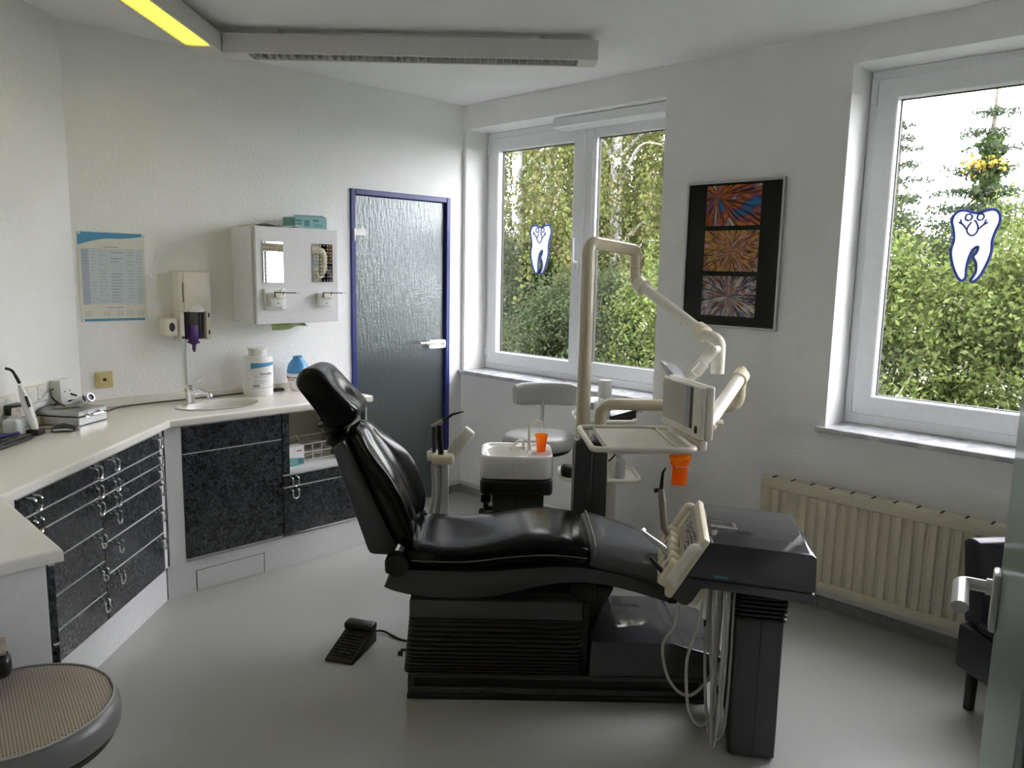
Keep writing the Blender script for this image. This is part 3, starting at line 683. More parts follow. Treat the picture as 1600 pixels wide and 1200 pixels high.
# ------------------------------------------------------------------ alginate pot with blue rubber bowl
t = thing('alginate_pot', 'pinkish white pot with blue bowl upturned on top', 'pot', (-1.335, -.098, WT1), R_(-120))
b = MB(); b.lathe([(.036, 0), (.040, .003), (.052, .03), (.063, .07), (.066, .088), (.066, .100), (.060, .103), (0, .103)], 32); pb = b.build('pot', 'plastic_pink_white', t)
b = MB(); b.lathe([(.061, .103), (.063, .108), (.062, .120), (.054, .150), (.040, .172), (.029, .182), (.026, .192), (.028, .198), (.020, .199), (.018, .190), (0, .189)], 32); b.build('rubber_bowl', 'plastic_blue', t)
text('label_text', 'blend a print', .0145, 'print_dark', pb, frame4((0, 1, 0), (0, 0, 1), (1, 0, 0), (.0655, 0, .076)), wrap=.0655, bold=True, x0=-.078)
wrap_patch(.0632, -62, -18, .064, .068, 8).build('print_line', 'print_dark', pb, smooth=60)
b = MB(); b.rbox(-1.47, -1.41, -.075, -.04, WT1, WT1 + .016, .004, 2); tag(b.build('remote_control', 'black_plastic'), 'small black remote lying between bucket and pot', 'remote control')
# ------------------------------------------------------------------ upper cabinet
t = thing('wall_cabinet', 'light grey wall cabinet with two mirrors and holders on its door', 'cabinet', (0, 0, 0))
X0, X1, Z0, Z1 = -1.664, -1.158, 1.281, 1.789
MB().rbox(X0, X1, -.226, -.001, Z0, Z1, .002, 1).build('carcass', 'white_laminate', t)
dr = MB().rbox(X0 + .012, X1, -.250, -.231, Z0 - .002, Z1 + .002, .002, 1).build('door', 'white_laminate', t)
for mx0, mx1, mz0, mz1 in ((-1.614, -1.498, 1.498, 1.713), (-1.320, -1.194, 1.502, 1.711)):
    m = MB().rbox(mx0, mx1, -.256, -.2502, mz0, mz1, .001, 1).build('mirror', 'mirror', dr)
    d = MB()
    for i in range(6):
        for j in range(11):
            x = mx0 + (mx1 - mx0) * (i + .6) / 6.3; z = mz0 + (mz1 - mz0) * (j + .5) / 11; d.rbox(x - .0028, x + .0028, -.2568, -.2562, z - .0022, z + .0022, .0008, 1)
    d = d.build('dot_grid', 'paper_white', m, smooth=0); d['kind'] = 'stuff'
for x, z, big in ((-1.552, 1.41, True), (-1.253, 1.406, False)):
    h = thing('pick_holder', 'white pick holder on backing plate on cabinet door' if big else 'white pick holder without plate on cabinet door', 'holder', (x, -.250, z))
    if big:
        MB().rbox(-.062, .062, -.012, -.0005, -.057, .057, .003, 1).build('back_plate', 'plastic_white', h); MB().rbox(.030, .046, -.020, -.0122, -.055, .057, .002, 1).build('plate_rib', 'plastic_white', h)
    y0 = -.0125 if big else -.0005
    MB().rbox(-.042, .042 if not big else .028, y0 - .03, y0, -.038, .036, .003, 1).build('box', 'plastic_white', h)
    MB().prism([(-.044, .034), (.034, .022), (.034, .004), (-.044, .010)], y0 - .050, y0 - .0305, 'y', .003).build('flap', 'cream_light', h)
    MB().rbox(-.030, .026, y0 - .034, y0 - .0305, -.032, -.004, .002, 1).build('name_plate', 'paper_white', h)
    MB().box(-.010, .004, y0 - .0346, y0 - .0341, -.022, -.018).build('print_line', 'print_dark', h, smooth=0)
    b = MB(); b.tube([(-.034, y0 - .055, .038), (.105, y0 - .052, .036)], .0026, 8); b.tube([(-.030, y0 - .052, .014), (-.033, y0 - .055, .044)], .003, 8); b.tube([(.018, y0 - .05, .024), (.018, y0 - .055, .044)], .0025, 6)
    b.build('pick', 'black_plastic', h); MB().tube([(.090, y0 - .0523, .0362), (.112, y0 - .0518, .0359)], .0028, 8).build('pick_tip', 'steel', h)
t = thing('glove_box', 'teal cardboard glove box on top of the wall cabinet', 'box', (-1.275, -.105, Z1), R_(4))
MB().rbox(-.105, .105, -.06, .06, .0025, .066, .002, 1).build('carton', 'plastic_teal', t)
b = MB(); b.add([(-.105, -.06, .0665), (.105, -.06, .0665), (.11, -.01, .085), (-.09, -.012, .080)], [(0, 1, 2, 3)]); b.build('flap', 'plastic_teal', t, smooth=0)
b = MB()
for x0, x1, z0, z1 in ((-.098, -.062, .040, .053), (-.095, -.065, .026, .034), (-.045, -.012, .018, .052), (.012, .05, .044, .058), (.015, .075, .020, .024), (.015, .07, .030, .033)): b.box(x0, x1, -.0607, -.0601, z0, z1)
b.build('carton_print', 'print_teal', t, smooth=0)['kind'] = 'stuff'
def sheet(name, lab, pts, wdt, m, cat):      # curled sheet: profile (x,z) swept in y
    b = MB(); n = len(pts)
    top = [(x, z + .0012) for x, z in pts[::-1]]; b.prism([*pts, *top], -wdt / 2, wdt / 2, 'y'); o = b.build(name, m, smooth=50); tag(o, lab, cat); return o
o = sheet('paper_sheet', 'curled white paper sheets on top of the wall cabinet', [(-.12, .0), (-.06, .012), (-.01, .016), (.04, .006), (.09, .001)], .16, 'paper_cream', 'paper'); o.location = (-1.545, -.13, Z1 + .003)
o = sheet('magazine', 'flat magazine edge on top of the wall cabinet', [(-.06, .0), (.0, .010), (.03, .012), (.075, .0005)], .14, 'paper_white', 'magazine'); o.location = (-1.43, -.15, Z1 + .003); o.rotation_euler = (0, 0, .3)
b = MB(); rows = []
for i in range(13):
    q = i / 12; rows.append([(-1.515 + .205 * q, -.130 + .02 * math.sin(q * 9), Z0 - .003), (-1.505 + .205 * q, -.138 + .02 * math.sin(q * 9 + .6), Z0 - .026), (-1.50 + .205 * q, -.14 + .025 * math.sin(q * 9 + 1), Z0 - .047 + .02 * q - .005 * math.sin(q * 7))])
vs = [p for r in rows for p in r]; fs = [(3 * i + j, 3 * i + 3 + j, 3 * i + 4 + j, 3 * i + 1 + j) for i in range(12) for j in range(2)]
o = MB().add(vs, fs).build('green_towel', 'green_glove', smooth=80); sm = o.modifiers.new('thick', 'SOLIDIFY'); sm.thickness = .0015
tag(o, 'pale green paper towel hanging out under the wall cabinet', 'towel')

# ------------------------------------------------------------------ poster on the wall
t = thing('hygiene_plan_poster', 'laminated blue and white table chart fixed to the wall', 'poster', (-2.2715, -.0015, 1.518)); t.rotation_euler = (0, R_(.3), 0)
w_, h_ = .1525, .213
ps = MB().box(-w_, w_, -.002, .0, -h_, h_).build('sheet', 'paper_cream', t, smooth=0)
nb = 16; vs, fs = [], []
for i in range(nb + 1):
    q = i / nb; x = -w_ + 2 * w_ * q; zb = h_ - .028 - .035 * max(0, 1 - q * 2.2) ** 1.5 + .016 * max(0, (q - .6) / .4) ** 1.3
    vs += [(x, -.0026, zb), (x, -.0026, h_)]
for i in range(nb): fs.append((2 * i, 2 * i + 2, 2 * i + 3, 2 * i + 1))
MB().add(vs, fs).build('header_band', 'print_blue', ps, smooth=0)
MB().box(-w_, w_, -.0027, -.0021, -h_, -h_ + .012).build('footer_band', 'print_blue', ps, smooth=0)
cols_x = [-.14, -.103, -.068, -.014, .064, .108, .146]
cz0, cz1 = -.132, .132
for i, m in enumerate(('print_lilac', 'print_pale', 'print_pale', 'print_pale', 'print_pale', 'print_pale')):
    MB().box(cols_x[i], cols_x[i + 1] - .0025, -.0026, -.0021, cz0, cz1).build('table_column', m, ps, smooth=0)
b = MB(); rr = random.Random(3)
for i in range(17):
    z = cz1 - .012 - i * (cz1 - cz0 - .012) / 17
    for c in range(6):
        if rr.random() < .82:
            x0 = cols_x[c] + .005; x1 = cols_x[c + 1] - .006; x1 = x0 + (x1 - x0) * rr.uniform(.55, 1)
            b.box(x0, x1, -.0030, -.0027, z, z + .0022)
            if c == 3: b.box(x0, x1 - .01, -.0030, -.0027, z - .004, z - .002)
b.build('table_print', 'print_grey', ps, smooth=0)['kind'] = 'stuff'
b = MB(); b.box(-.04, .03, -.0028, -.0021, .142, .146); b.box(-.035, .04, -.0028, -.0021, -.150, -.146); b.box(-.14, .146, -.0028, -.0021, .133, .1345)
for x0 in (-.135, -.055, .005, .055, .105):
    for z in (-.166, -.173, -.180, -.187): b.box(x0, x0 + .035, -.0028, -.0021, z, z + .0018)
b.build('small_print', 'print_grey', ps, smooth=0)['kind'] = 'stuff'
for x in (-w_ + .008, w_ - .008):
    for z in (-h_ + .006, h_ - .006): MB().tube([(x, -.002, z), (x, -.006, z)], .006, 12).build('fixing_cap', 'plastic_white', ps)

# ------------------------------------------------------------------ wall dispenser
t = thing('impression_dispenser', 'ivory wall dispenser with purple cartridges and nozzle', 'dispenser', (-1.912, 0, 1.195))
b = MB(); b.rbox(-.082, .078, -.100, -.001, .150, .357, .006, 2); b.rbox(-.082, -.062, -.100, -.001, .0, .150, .003, 1); b.rbox(.052, .078, -.100, -.001, .004, .150, .003, 1); b.rbox(-.062, .052, -.03, -.001, .0, .15, .002, 1)
b.build('housing', 'cream_light', t)
MB().rbox(-.060, .076, -.106, -.1005, .152, .352, .004, 2).build('cover', 'cream_light', t)
MB().box(-.066, -.062, -.1012, -.1002, .20, .30).build('sight_slot', 'black_plastic', t, smooth=0)
b = MB(); b.lathe([(.036, 0), (.034, .012), (.026, .026), (.012, .034), (0, .035)], 24, M=Matrix.Translation((.004, -.100, .150))); b.build('dome', 'plastic_white', t)
for x in (-.030, .026):
    c = MB().tube([(x, -.062, .150), (x, -.062, .018)], .021, 20).build('cartridge', 'graphite', t); MB().tube([(x, -.062, .034), (x, -.062, .008)], .0215, 20).build('cartridge_cap', 'purple', c)
b = MB(); b.rbox(-.038, .004, -.112, -.08, -.002, .085, .006, 2); b.lathe([(.018, 0), (.018, -.012), (.010, -.018), (.010, -.04), (.004, -.056), (0, -.056)], 16, (-.016, -.096, -.002)); b.rbox(-.042, .008, -.118, -.074, -.012, -.002, .003, 1)
b.build('nozzle_block', 'purple', t)
MB().rbox(-.036, .004, -.116, -.084, .085, .150, .006, 2).build('plunger', 'graphite', t)
MB().tube([(-.071, -.100, .02), (-.071, -.104, .02)], .008, 14).build('knob', 'graphite', t)
for z in (.03, .12): MB().box(.062, .070, -.1008, -.099, z, z + .022).build('latch', 'black_plastic', t, smooth=0)
t = thing('tape_dispenser', 'small ivory tape holder with grey disc beside wall dispenser', 'dispenser', (-2.028, 0, 1.268))
MB().rbox(-.040, .034, -.085, -.001, -.048, .048, .016, 3).build('housing', 'cream_light', t); MB().lathe([(.0, 0), (.023, 0), (.023, .003), (0, .003)], 24, M=Matrix.Translation((-.004, -.085, .002)) @ Matrix.Rotation(R_(90), 4, 'X') @ Matrix.Diagonal((.62, 1, 1, 1))).build('disc', 'graphite_gloss', t)
o = MB().rbox(-1.935, -1.905, -.012, -.0008, WT1 + .041, 1.192, .002, 1).build('cable_duct', 'white_paint'); tag(o, 'white cable duct running down the wall below the dispenser', 'cable duct')
# ------------------------------------------------------------------ sockets
t = thing('network_socket', 'beige network wall socket above the worktop', 'socket', (-2.341, -.0008, 1.018))
MB().rbox(-.040, .040, -.010, 0, -.040, .040, .003, 1).build('frame', 'beige_plastic', t); MB().rbox(-.027, .027, -.014, -.0101, -.027, .027, .002, 1).build('insert', 'beige_plastic', t); MB().box(-.008, .008, -.0146, -.0138, -.006, .008).build('jack', 'black_plastic', t, smooth=0)
def csock(s, z, lab, n=2):
    t = thing('power_socket', lab, 'socket', (-2.445 - s * S2, -s * S2, z), R_(225), 'wall sockets above the worktop')
    MB().rbox(-.0405 * n, .0405 * n, .0008, .010, -.0405, .0405, .003, 1).build('frame', 'cream_light', t)
    for i in range(n):
        x = (i - (n - 1) / 2) * .071
        ins = MB().rbox(x - .028, x + .028, .0101, .0125, -.028, .028, .002, 1).build('insert', 'plastic_white', t)
        MB().lathe([(.0195, .0131), (.0195, .0127), (.0178, .0127), (.0175, .0105), (0, .0105)], 20, M=Matrix.Translation((x, 0, 0)) @ Matrix.Rotation(R_(-90), 4, 'X')).build('well', 'paper_cream', ins)
        MB().box(x - .010, x + .010, .0108, .0113, -.0025, .0025).build('contacts', 'print_dark', ins, smooth=0)
csock(.368, 1.018, 'double cream wall socket beside the white junction box'); csock(.585, 1.003, 'double cream wall socket with black adapter plugged in')
t = thing('power_adapter', 'black power adapter plugged into the wall socket', 'adapter', (-2.445 - .545 * S2, -.545 * S2, .985), R_(225))
MB().rbox(-.03, .055, .0128, .06, -.022, .022, .006, 2).build('body', 'black_plastic', t)
t = thing('junction_box', 'white surface junction box on the wall', 'junction box', (-2.445 - .205 * S2, -.205 * S2, 1.0), R_(225))
MB().rbox(-.052, .052, .0008, .05, -.06, .06, .004, 2).build('cover', 'plastic_white', t)
for x in (-.02, .02): MB().tube([(x, .0498, .005), (x, .0512, .005)], .0035, 8).build('screw', 'graphite', t)
o = MB().rbox(-.05, .05, .03, .09, 0, .075, .012, 3).build('plastic_tub', 'frosted_plastic', loc=(-2.445 - .60 * S2, -.60 * S2, WT1 + .001), rot=(0, 0, R_(225))); tag(o, 'frosted plastic tub against the wall below the socket', 'tub')

# ------------------------------------------------------------------ things on the worktop
t = thing('aluminium_case', 'small silver aluminium case under the loupes', 'case', (-2.585, -.425, WT1), R_(35.3)); wx, wy, hz = .185, .235, .066
MB().rbox(0, wx, 0, wy, .001, .040, .004, 1).build('lower_shell', 'aluminium', t); MB().rbox(0, wx, 0, wy, .0415, hz, .004, 1).build('lid', 'aluminium', t)
b = MB(); b.box(.0, wx, -.001, .001, .039, .0425); b.box(-.001, .001, 0, wy, .039, .0425); b.build('seam', 'graphite_dark', t, smooth=0)
b = MB()
for i in range(12):
    for z in (.012, .030, .052): b.box(.008 + i * .0146, .014 + i * .0146, -.0012, .0005, z, z + .0035)
    for z in (.012, .030, .052): b.box(-.0012, .0005, .012 + i * .018, .019 + i * .018, z, z + .0035)
o = b.build('stud_row', 'steel', t, smooth=0); o['kind'] = 'stuff'
MB().tube(fillet([(.055, -.001, .045), (.055, -.024, .045), (.135, -.024, .045), (.135, -.001, .045)], .014), .006, 8).build('carry_handle', 'chrome', t)
for x in (.055, .135): MB().rbox(x - .012, x + .012, -.004, 0, .030, .056, .002, 1).build('handle_mount', 'chrome', t)
t = thing('dental_loupes', 'chrome dental loupes with black arms lying on the aluminium case', 'loupes', (-2.60, -.30, WT1 + hz), R_(35))
for x in (.028, .082):
    M = Matrix.Translation((x, -.04, .030)) @ Matrix.Rotation(R_(68), 4, 'X') @ Matrix.Rotation(R_(8 if x < .06 else -8), 4, 'Y')
    br = MB().lathe([(.0, -.02), (.011, -.02), (.013, .0), (.018, .022), (.019, .034), (.016, .034), (.015, .026), (0, .024)], 20, M=M).build('barrel', 'steel', t); MB().lathe([(0, .0262), (.0148, .0262), (.0148, .027), (0, .027)], 18, M=M).build('lens', 'black_plastic', br)
MB().tube(catmull([(.0, .0, .012), (.03, -.02, .024), (.066, -.025, .030), (.10, -.02, .024), (.13, .0, .012)], 5), .004, 8).build('bridge', 'steel', t)
MB().tube(catmull([(.0, .0, .010), (-.03, .03, .045), (.03, .09, .075), (.10, .10, .060), (.15, .06, .030)], 6), .004, 8).build('temple_arm', 'black_plastic', t)
MB().tube(catmull([(.13, .0, .010), (.150, .03, .020), (.12, .07, .012), (.05, .08, .010), (.0, .05, .012)], 6), .004, 8).build('temple_arm', 'black_plastic', t)
MB().tube([(.085, .0, .028), (.135, .015, .040)], .0035, 8).build('lever', 'black_plastic', t)
b = MB(); b.tube([(-.03, .03, .006), (.05, -.045, .006)], .006, 8); b.tube([(.03, -.055, .0055), (.13, -.01, .0055)], .005, 8); b.build('pen_lights', 'steel', t)
# mouse
t = thing('computer_mouse', 'black computer mouse with grey sides on the worktop', 'mouse', (-2.655, -.478, WT1), R_(-25))
ring = lambda x, w, h: [(x, w * math.cos(a), max(.001, h * math.sin(a))) for a in [i * math.pi / 10 for i in range(11)]] + [(x, -w * .95, .0012), (x, w * .95, .0012)]
MB().loft([ring(x, w, h) for x, w, h in ((-.050, .012, .010), (-.045, .024, .022), (-.025, .030, .034), (.0, .030, .036), (.025, .029, .028), (.044, .024, .016), (.051, .012, .008))]).build('shell', 'black_plastic', t, smooth=60)
for sg in (-1, 1): MB().tube(catmull([(-.038, sg * .0265, .010), (0, sg * .0302, .012), (.036, sg * .0262, .008)], 5), .0045, 8).build('side_strip', 'steel', t)
# curing light in its stand
t = thing('curing_light', 'white cordless curing light with black tip standing in its charger', 'curing light', (-2.775, -.475, WT1), R_(-40))
M = Matrix.Rotation(R_(-14), 4, 'Y')
MB().prism([(-.092, .001), (-.012, .001), (-.012, .03), (-.030, .060), (-.042, .118), (-.060, .118), (-.068, .050)], -.030, .030, 'y', .005, 2).build('stand', 'plastic_pink_white', t, smooth=30)
MB().rbox(-.010, .040, -.030, .030, .001, .026, .005, 2).build('dock', 'black_plastic', t)
bd = MB().lathe([(.0, .020), (.014, .022), (.018, .06), (.019, .12), (.016, .17), (.011, .20), (.008, .215), (.0, .216)], 20, M=Matrix.Translation((.018, 0, 0)) @ M).build('body', 'plastic_white', t)
MB().tube([(.008, -.0195, .12), (-.004, -.0195, .165)], .006, 8).build('grip_button', 'black_plastic', bd)
MB().tube(catmull([(-.034, 0, .214), (-.048, 0, .245), (-.062, 0, .268), (-.085, 0, .276)], 5), [.0065] * 6 + [.0055] * 10, 10).build('light_tip', 'black_plastic', bd)
# keyboard with pen
t = thing('keyboard', 'black keyboard lying on the worktop by the curing light', 'keyboard', (-2.775, -.575, WT1), R_(225)); 
MB().rbox(0, .42, -.175, -.02, .001, .018, .004, 1).build('case', 'black_plastic', t)
b = MB()
for i in range(20):
    for j in range(6): b.box(.010 + i * .020, .026 + i * .020, -.170 + j * .0245, -.150 + j * .0245, .018, .0225)
o = b.build('keys', 'graphite_dark', t, smooth=0); o['kind'] = 'stuff'
o = MB().tube([(-2.835, -.535, WT1 + .0275), (-2.97, -.60, WT1 + .0275)], .005, 10).build('pen', 'blue_frame'); tag(o, 'dark blue pen lying on the black keyboard', 'pen')
# cables
def cable(name, lab, pts, r, m='black_plastic', k=6, cat='cable'):
    o = MB().tube(catmull(pts, k), r, 7).build(name, m); return tag(o, lab, cat)
Zt = WT1 + .003
cable('power_cable', 'black cable lying along the wall behind the washbasin', [(-2.40, -.16, Zt), (-2.30, -.06, Zt), (-2.15, -.032, Zt), (-1.95, -.034, Zt), (-1.75, -.030, Zt), (-1.67, -.028, Zt), (-1.55, -.027, Zt)], .0032)
cable('charger_cable', 'black charger cable looping behind the curing light', [(-2.445 - .52 * S2, -.52 * S2 - .05, .965), (-2.80, -.43, .93), (-2.83, -.44, .888), (-2.87, -.40, .884), (-2.84, -.36, .884), (-2.80, -.39, .884), (-2.83, -.43, .884), (-2.86, -.46, .884)], .0022)
cable('mouse_cable', 'thin black mouse cable running from the loupes to the mouse', [(-2.665, -.43, Zt + .005), (-2.72, -.36, Zt), (-2.72, -.29, WT1 + .05), (-2.66, -.24, WT1 + .075), (-2.60, -.20, WT1 + .07)], .0022)
# niche contents
t = thing('medicine_carton', 'white carton with teal corner standing in the open niche', 'box', (-1.545, -.395, .5305), R_(8))
MB().rbox(-.05, .05, -.028, .028, .0005, .105, .001, 1).build('carton', 'paper_white', t); MB().prism([(-.05, .0), (.05, .0), (.05, .035), (-.05, .05)], -.0287, -.0281, 'y').build('teal_print', 'plastic_teal', t, smooth=0)
b = MB(); b.box(.012, .046, -.0292, -.0287, .008, .034); b.build('dark_print', 'print_teal', t, smooth=0); b = MB(); b.box(.004, .036, -.0287, -.0281, .075, .082); b.build('red_print', 'print_red', t, smooth=0)
t = thing('wire_basket', 'cream wire basket standing in the open niche', 'basket', (-1.355, -.27, .5305))
for z in (.006, .05, .095):
    MB().tube([(-.11, -.10, z), (.11, -.10, z), (.11, .10, z), (-.11, .10, z)], .003, 6, closed=True).build('hoop', 'cream_light', t, smooth=30)
for x in (-.11, -.055, 0, .055, .11):
    MB().tube([(x, -.10, .095), (x, -.10, .004), (x, .10, .004), (x, .10, .095)], .0022, 6).build('wire', 'cream_light', t, smooth=30)
t = thing('handpiece_hose', 'grey hose bundle lying in the wire basket', 'hose', (-1.36, -.27, .545))
for q in range(3):
    MB().tube(catmull([(-.09 + .02 * q, -.06, .0), (-.03, -.085 + .03 * q, .02), (.06, -.05 + .02 * q, .01), (.08, .04, .03 + .01 * q), (-.02, .07, .05), (-.085, .02, .07 + .02 * q)], 5), .007, 8).build('hose_loop', 'hose', t)
t = thing('syringe', 'beige syringe leaning in the open niche', 'syringe', (-1.585, -.30, .5305)); MB().lathe([(.010, 0), (.010, .10), (.013, .102), (.013, .112), (.007, .115), (.007, .15), (0, .15)], 12).build('barrel', 'cream_light', t)

# ================================================================== PATIENT CHAIR (local frame: x = u, y = v)
chair = thing('dental_chair', 'black leather dental treatment chair on a ribbed graphite base', 'dental chair', CH, R_(-45))
VC = .207           # middle of the seat
# --- base frame
b = MB(); b.rbox(0, 1.12, .0, .43, .0005, .024, .006, 2); b.build('foot_plate', 'black_plastic', chair)
b = MB(); b.rbox(.004, 1.115, .003, .427, .0245, .046, .003, 1); b.rbox(.004, 1.115, .003, .427, .084, .100, .003, 1)
for x in (.004, 1.095):
    for y in (.003, .407): b.box(x, x + .020, y, y + .02, .046, .084)
b.build('base_rail', 'graphite', chair)
MB().box(.03, 1.09, .018, .412, .046, .084).build('base_core', 'black_rubber', chair, smooth=0)
# --- lifting bellows: ribs closer together towards the floor
zs = []; z = .101; i = 0
while z < .318: zs.append(z); z += .0105 + .0009 * i; i += 1
zs.append(.320)
rings = []
def rrect(x0, x1, y0, y1, r, z, k=4):
    out = []
    for cx, cy, a0 in ((x1 - r, y1 - r, 0), (x0 + r, y1 - r, 90), (x0 + r, y0 + r, 180), (x1 - r, y0 + r, 270)):
        for j in range(k + 1): a = R_(a0 + 90 * j / k); out.append((cx + r * math.cos(a), cy + r * math.sin(a), z))
    return out
for i in range(len(zs) - 1):
    a, c = zs[i], zs[i + 1]; g = .012 * (1 - .45 * i / len(zs))
    q = (a - .1) / .22; X0 = -.013 + .02 * q; X1 = .660 - .010 * q
    for zz, d in ((a, g), (a + (c - a) * .25, .002), (a + (c - a) * .5, 0), (a + (c - a) * .75, .002)): rings.append(rrect(X0 + d, X1 - d, -.002 + d, .425 - d, .03, zz))
rings.append(rrect(.015, .645, .008, .415, .03, .320))
MB().loft(rings).build('lift_bellows', 'bellows', chair, smooth=60)
MB().rbox(.010, .646, .0, .424, .3205, .392, .006, 2).build('lift_housing', 'graphite', chair)
MB().box(.05, .60, .03, .395, .390, .415).build('lift_top', 'black_rubber', chair, smooth=0)
# --- step box at the foot end, with a glossy sloping lid
b = MB(); b.prism([(.676, .102), (1.18, .102), (1.18, .185), (.985, .238), (.684, .240)], .002, .426, 'y', .006, 2); b.build('foot_box', 'graphite_gloss', chair, smooth=30)
b = MB(); b.box(1.025, 1.0275, .01, .42, .2265, .2285); b.build('lid_seam', 'black_rubber', chair, smooth=0)
MB().rbox(.652, .676, .05, .38, .101, .37, .004, 1).build('scissor_cover', 'black_rubber', chair)
MB().rbox(.60, .70, .06, .37, .36, .44, .01, 2).build('swing_arm', 'black_rubber', chair)
b = MB(); b.prism([(.655, .245), (.70, .245), (.775, .41), (.655, .41)], .10, .33, 'y', .01, 2); b.build('leg_strut', 'black_rubber', chair)
b = MB(); b.tube([(-.022, .06, .150), (-.040, .06, .150)], .010, 10); b.tube([(-.030, .06, .165), (-.006, .06, .165)], .006, 8); b.build('hose_port', 'black_plastic', chair)
# --- seat shell
sh = [(-.086, .437), (-.05, .422), (.0, .410), (.08, .400), (.16, .397), (.24, .399), (.32, .408), (.40, .427), (.48, .449), (.56, .463), (.64, .467), (.73, .459), (.83, .435), (.95, .398), (.985, .392), (1.0, .405), (.985, .440), (.90, .468), (.80, .497), (.70, .517), (.62, .527), (.52, .526), (.42, .517), (.32, .508), (.20, .503), (.06, .505), (-.01, .505), (-.045, .49)]
b = MB(); b.prism(sh, .004, .410, 'y', .006, 2); b.build('seat_shell', 'graphite_dark', chair, smooth=30)
# --- seat cushion
def cushion(name, sta, m, par, hw_pow=3.2, nring=28):
    """sta: (x, ztop, zbottom, half width, dish) along x"""
    rings = []
    for x, zt, zb, hw, dish in sta:
        r = []
        for k in range(nring):
            a = 2 * math.pi * k / nring; c, s = math.cos(a), math.sin(a)
            cy = math.copysign(abs(c) ** (2 / hw_pow), c); cz = math.copysign(abs(s) ** (2 / hw_pow), s)
            y = VC + hw * cy; zm = (zt + zb) / 2; h = (zt - zb) / 2
            z = zm + h * cz
            if cz > 0: z -= dish * (1 - abs(cy) ** 2) * cz
            r.append((x, y, z))
        rings.append(r)
    return MB().loft(rings).build(name, m, par, smooth=75)
seat = cushion('seat_cushion', [(-.018, .560, .520, .14, 0), (-.012, .585, .510, .19, .0), (.01, .602, .504, .222, .006), (.06, .606, .502, .232, .014), (.13, .601, .502, .234, .018), (.20, .602, .502, .232, .016), (.28, .612, .504, .230, .010), (.36, .628, .510, .228, .004), (.44, .640, .517, .227, .0), (.52, .642, .524, .226, -.002), (.60, .632, .527, .226, -.002), (.655, .620, .522, .225, 0), (.668, .606, .524, .21, 0)], 'black_leather', chair)
for sg in (-1, 1):
    p = [(.02, VC + sg * .2315, .552), (.08, VC + sg * .2345, .551), (.18, VC + sg * .236, .551), (.26, VC + sg * .2345, .556), (.34, VC + sg * .232, .567), (.44, VC + sg * .230, .577), (.54, VC + sg * .229, .580), (.655, VC + sg * .227, .570)]
    MB().tube(catmull(p, 5), .0016, 6).build('piping', 'warm_grey', seat)
# --- leg rest with clear protective cover
leg = cushion('leg_rest', [(.664, .610, .520, .212, 0), (.676, .616, .515, .223, 0), (.74, .601, .498, .222, 0), (.82, .577, .475, .220, 0), (.90, .549, .446, .216, 0), (.96, .524, .418, .210, 0), (.990, .505, .412, .19, 0), (.998, .48, .43, .15, 0)], 'graphite', chair, 3.6)
cov = cushion('clear_cover', [(.676, .619, .548, .227, 0), (.684, .622, .540, .2285, 0), (.74, .605, .522, .2275, 0), (.82, .581, .497, .2255, 0), (.90, .553, .468, .2215, 0), (.965, .527, .440, .215, 0), (.997, .508, .434, .195, 0), (1.006, .482, .45, .155, 0)], 'clear_film', leg, 3.8)
MB().tube(catmull([(.684, VC - .2245, .582), (.685, VC - .20, .6135), (.686, VC - .10, .6222), (.686, VC + .10, .6222), (.685, VC + .20, .6135), (.684, VC + .2245, .582)], 5), .002, 6).build('cover_hem', 'hose', leg)
MB().rbox(.955, .995, -.002, .412, .392, .43, .01, 2).build('foot_bar', 'black_plastic', chair)
# --- back rest: shell and bolstered cushion
AX = Vector((-.412, 0, .911)); NX = Vector((.911, 0, .412)); P0 = Vector((-.050, VC, .545))
def back_pt(t, y, n): p = P0 + AX * t + NX * n; return (p.x, VC + y, p.z)
def wid(q): return np.interp(q, [0, .12, .3, .5, .7, .85, .95, 1.0], [.175, .205, .232, .238, .205, .155, .115, .07])
rings = []; L = .49
for i in range(25):
    q = i / 24; w = float(wid(q)); wing = float(np.interp(q, [0, .15, .4, .6, .8, 1], [.035, .060, .070, .060, .030, .004])); th = float(np.interp(q, [0, .04, .12, .9, .97, 1], [.010, .030, .046, .040, .028, .010]))
    r = []; N = 40
    for k in range(N):
        a = 2 * math.pi * k / N; c, s = math.cos(a), math.sin(a); cy = math.copysign(abs(c) ** .72, c); cn = math.copysign(abs(s) ** .72, s)
        ay = abs(cy); bol = wing * max(0, (ay - .30) / .70) ** 1.6
        n = .030 + th * cn + bol
        if cn > 0: n -= .010 * math.exp(-((ay - .45) / .09) ** 2) * min(1, th / .04) ; n += .006 * math.exp(-(ay / .2) ** 2)
        n += .020 * math.sin(math.pi * min(1, q * 1.2)) * (1 if cn > 0 else .3)
        r.append(back_pt(q * L, w * cy, n))
    rings.append(r)
bk = MB().loft(rings).build('back_cushion', 'black_leather', chair, smooth=80)
for sg in (-1, 1):
    pp = []
    for q in np.linspace(.06, .94, 14):
        w = float(wid(q)); wing = float(np.interp(q, [0, .15, .4, .6, .8, 1], [.035, .060, .070, .060, .030, .004])); pp.append(back_pt(q * L, sg * w * 1.003, .030 + wing + .008))
    MB().tube(catmull(pp, 3), .0012, 6).build('piping', 'olive_piping', bk)
sp = [(-.062, .545), (-.128, .546), (-.142, .552), (-.150, .566), (-.262, .905), (-.272, .940), (-.262, .955), (-.235, .972), (-.205, .930), (-.040, .575)]
MB().prism(sp, VC - .165, VC + .165, 'y', .008, 2).build('back_shell', 'graphite_dark', chair, smooth=30)
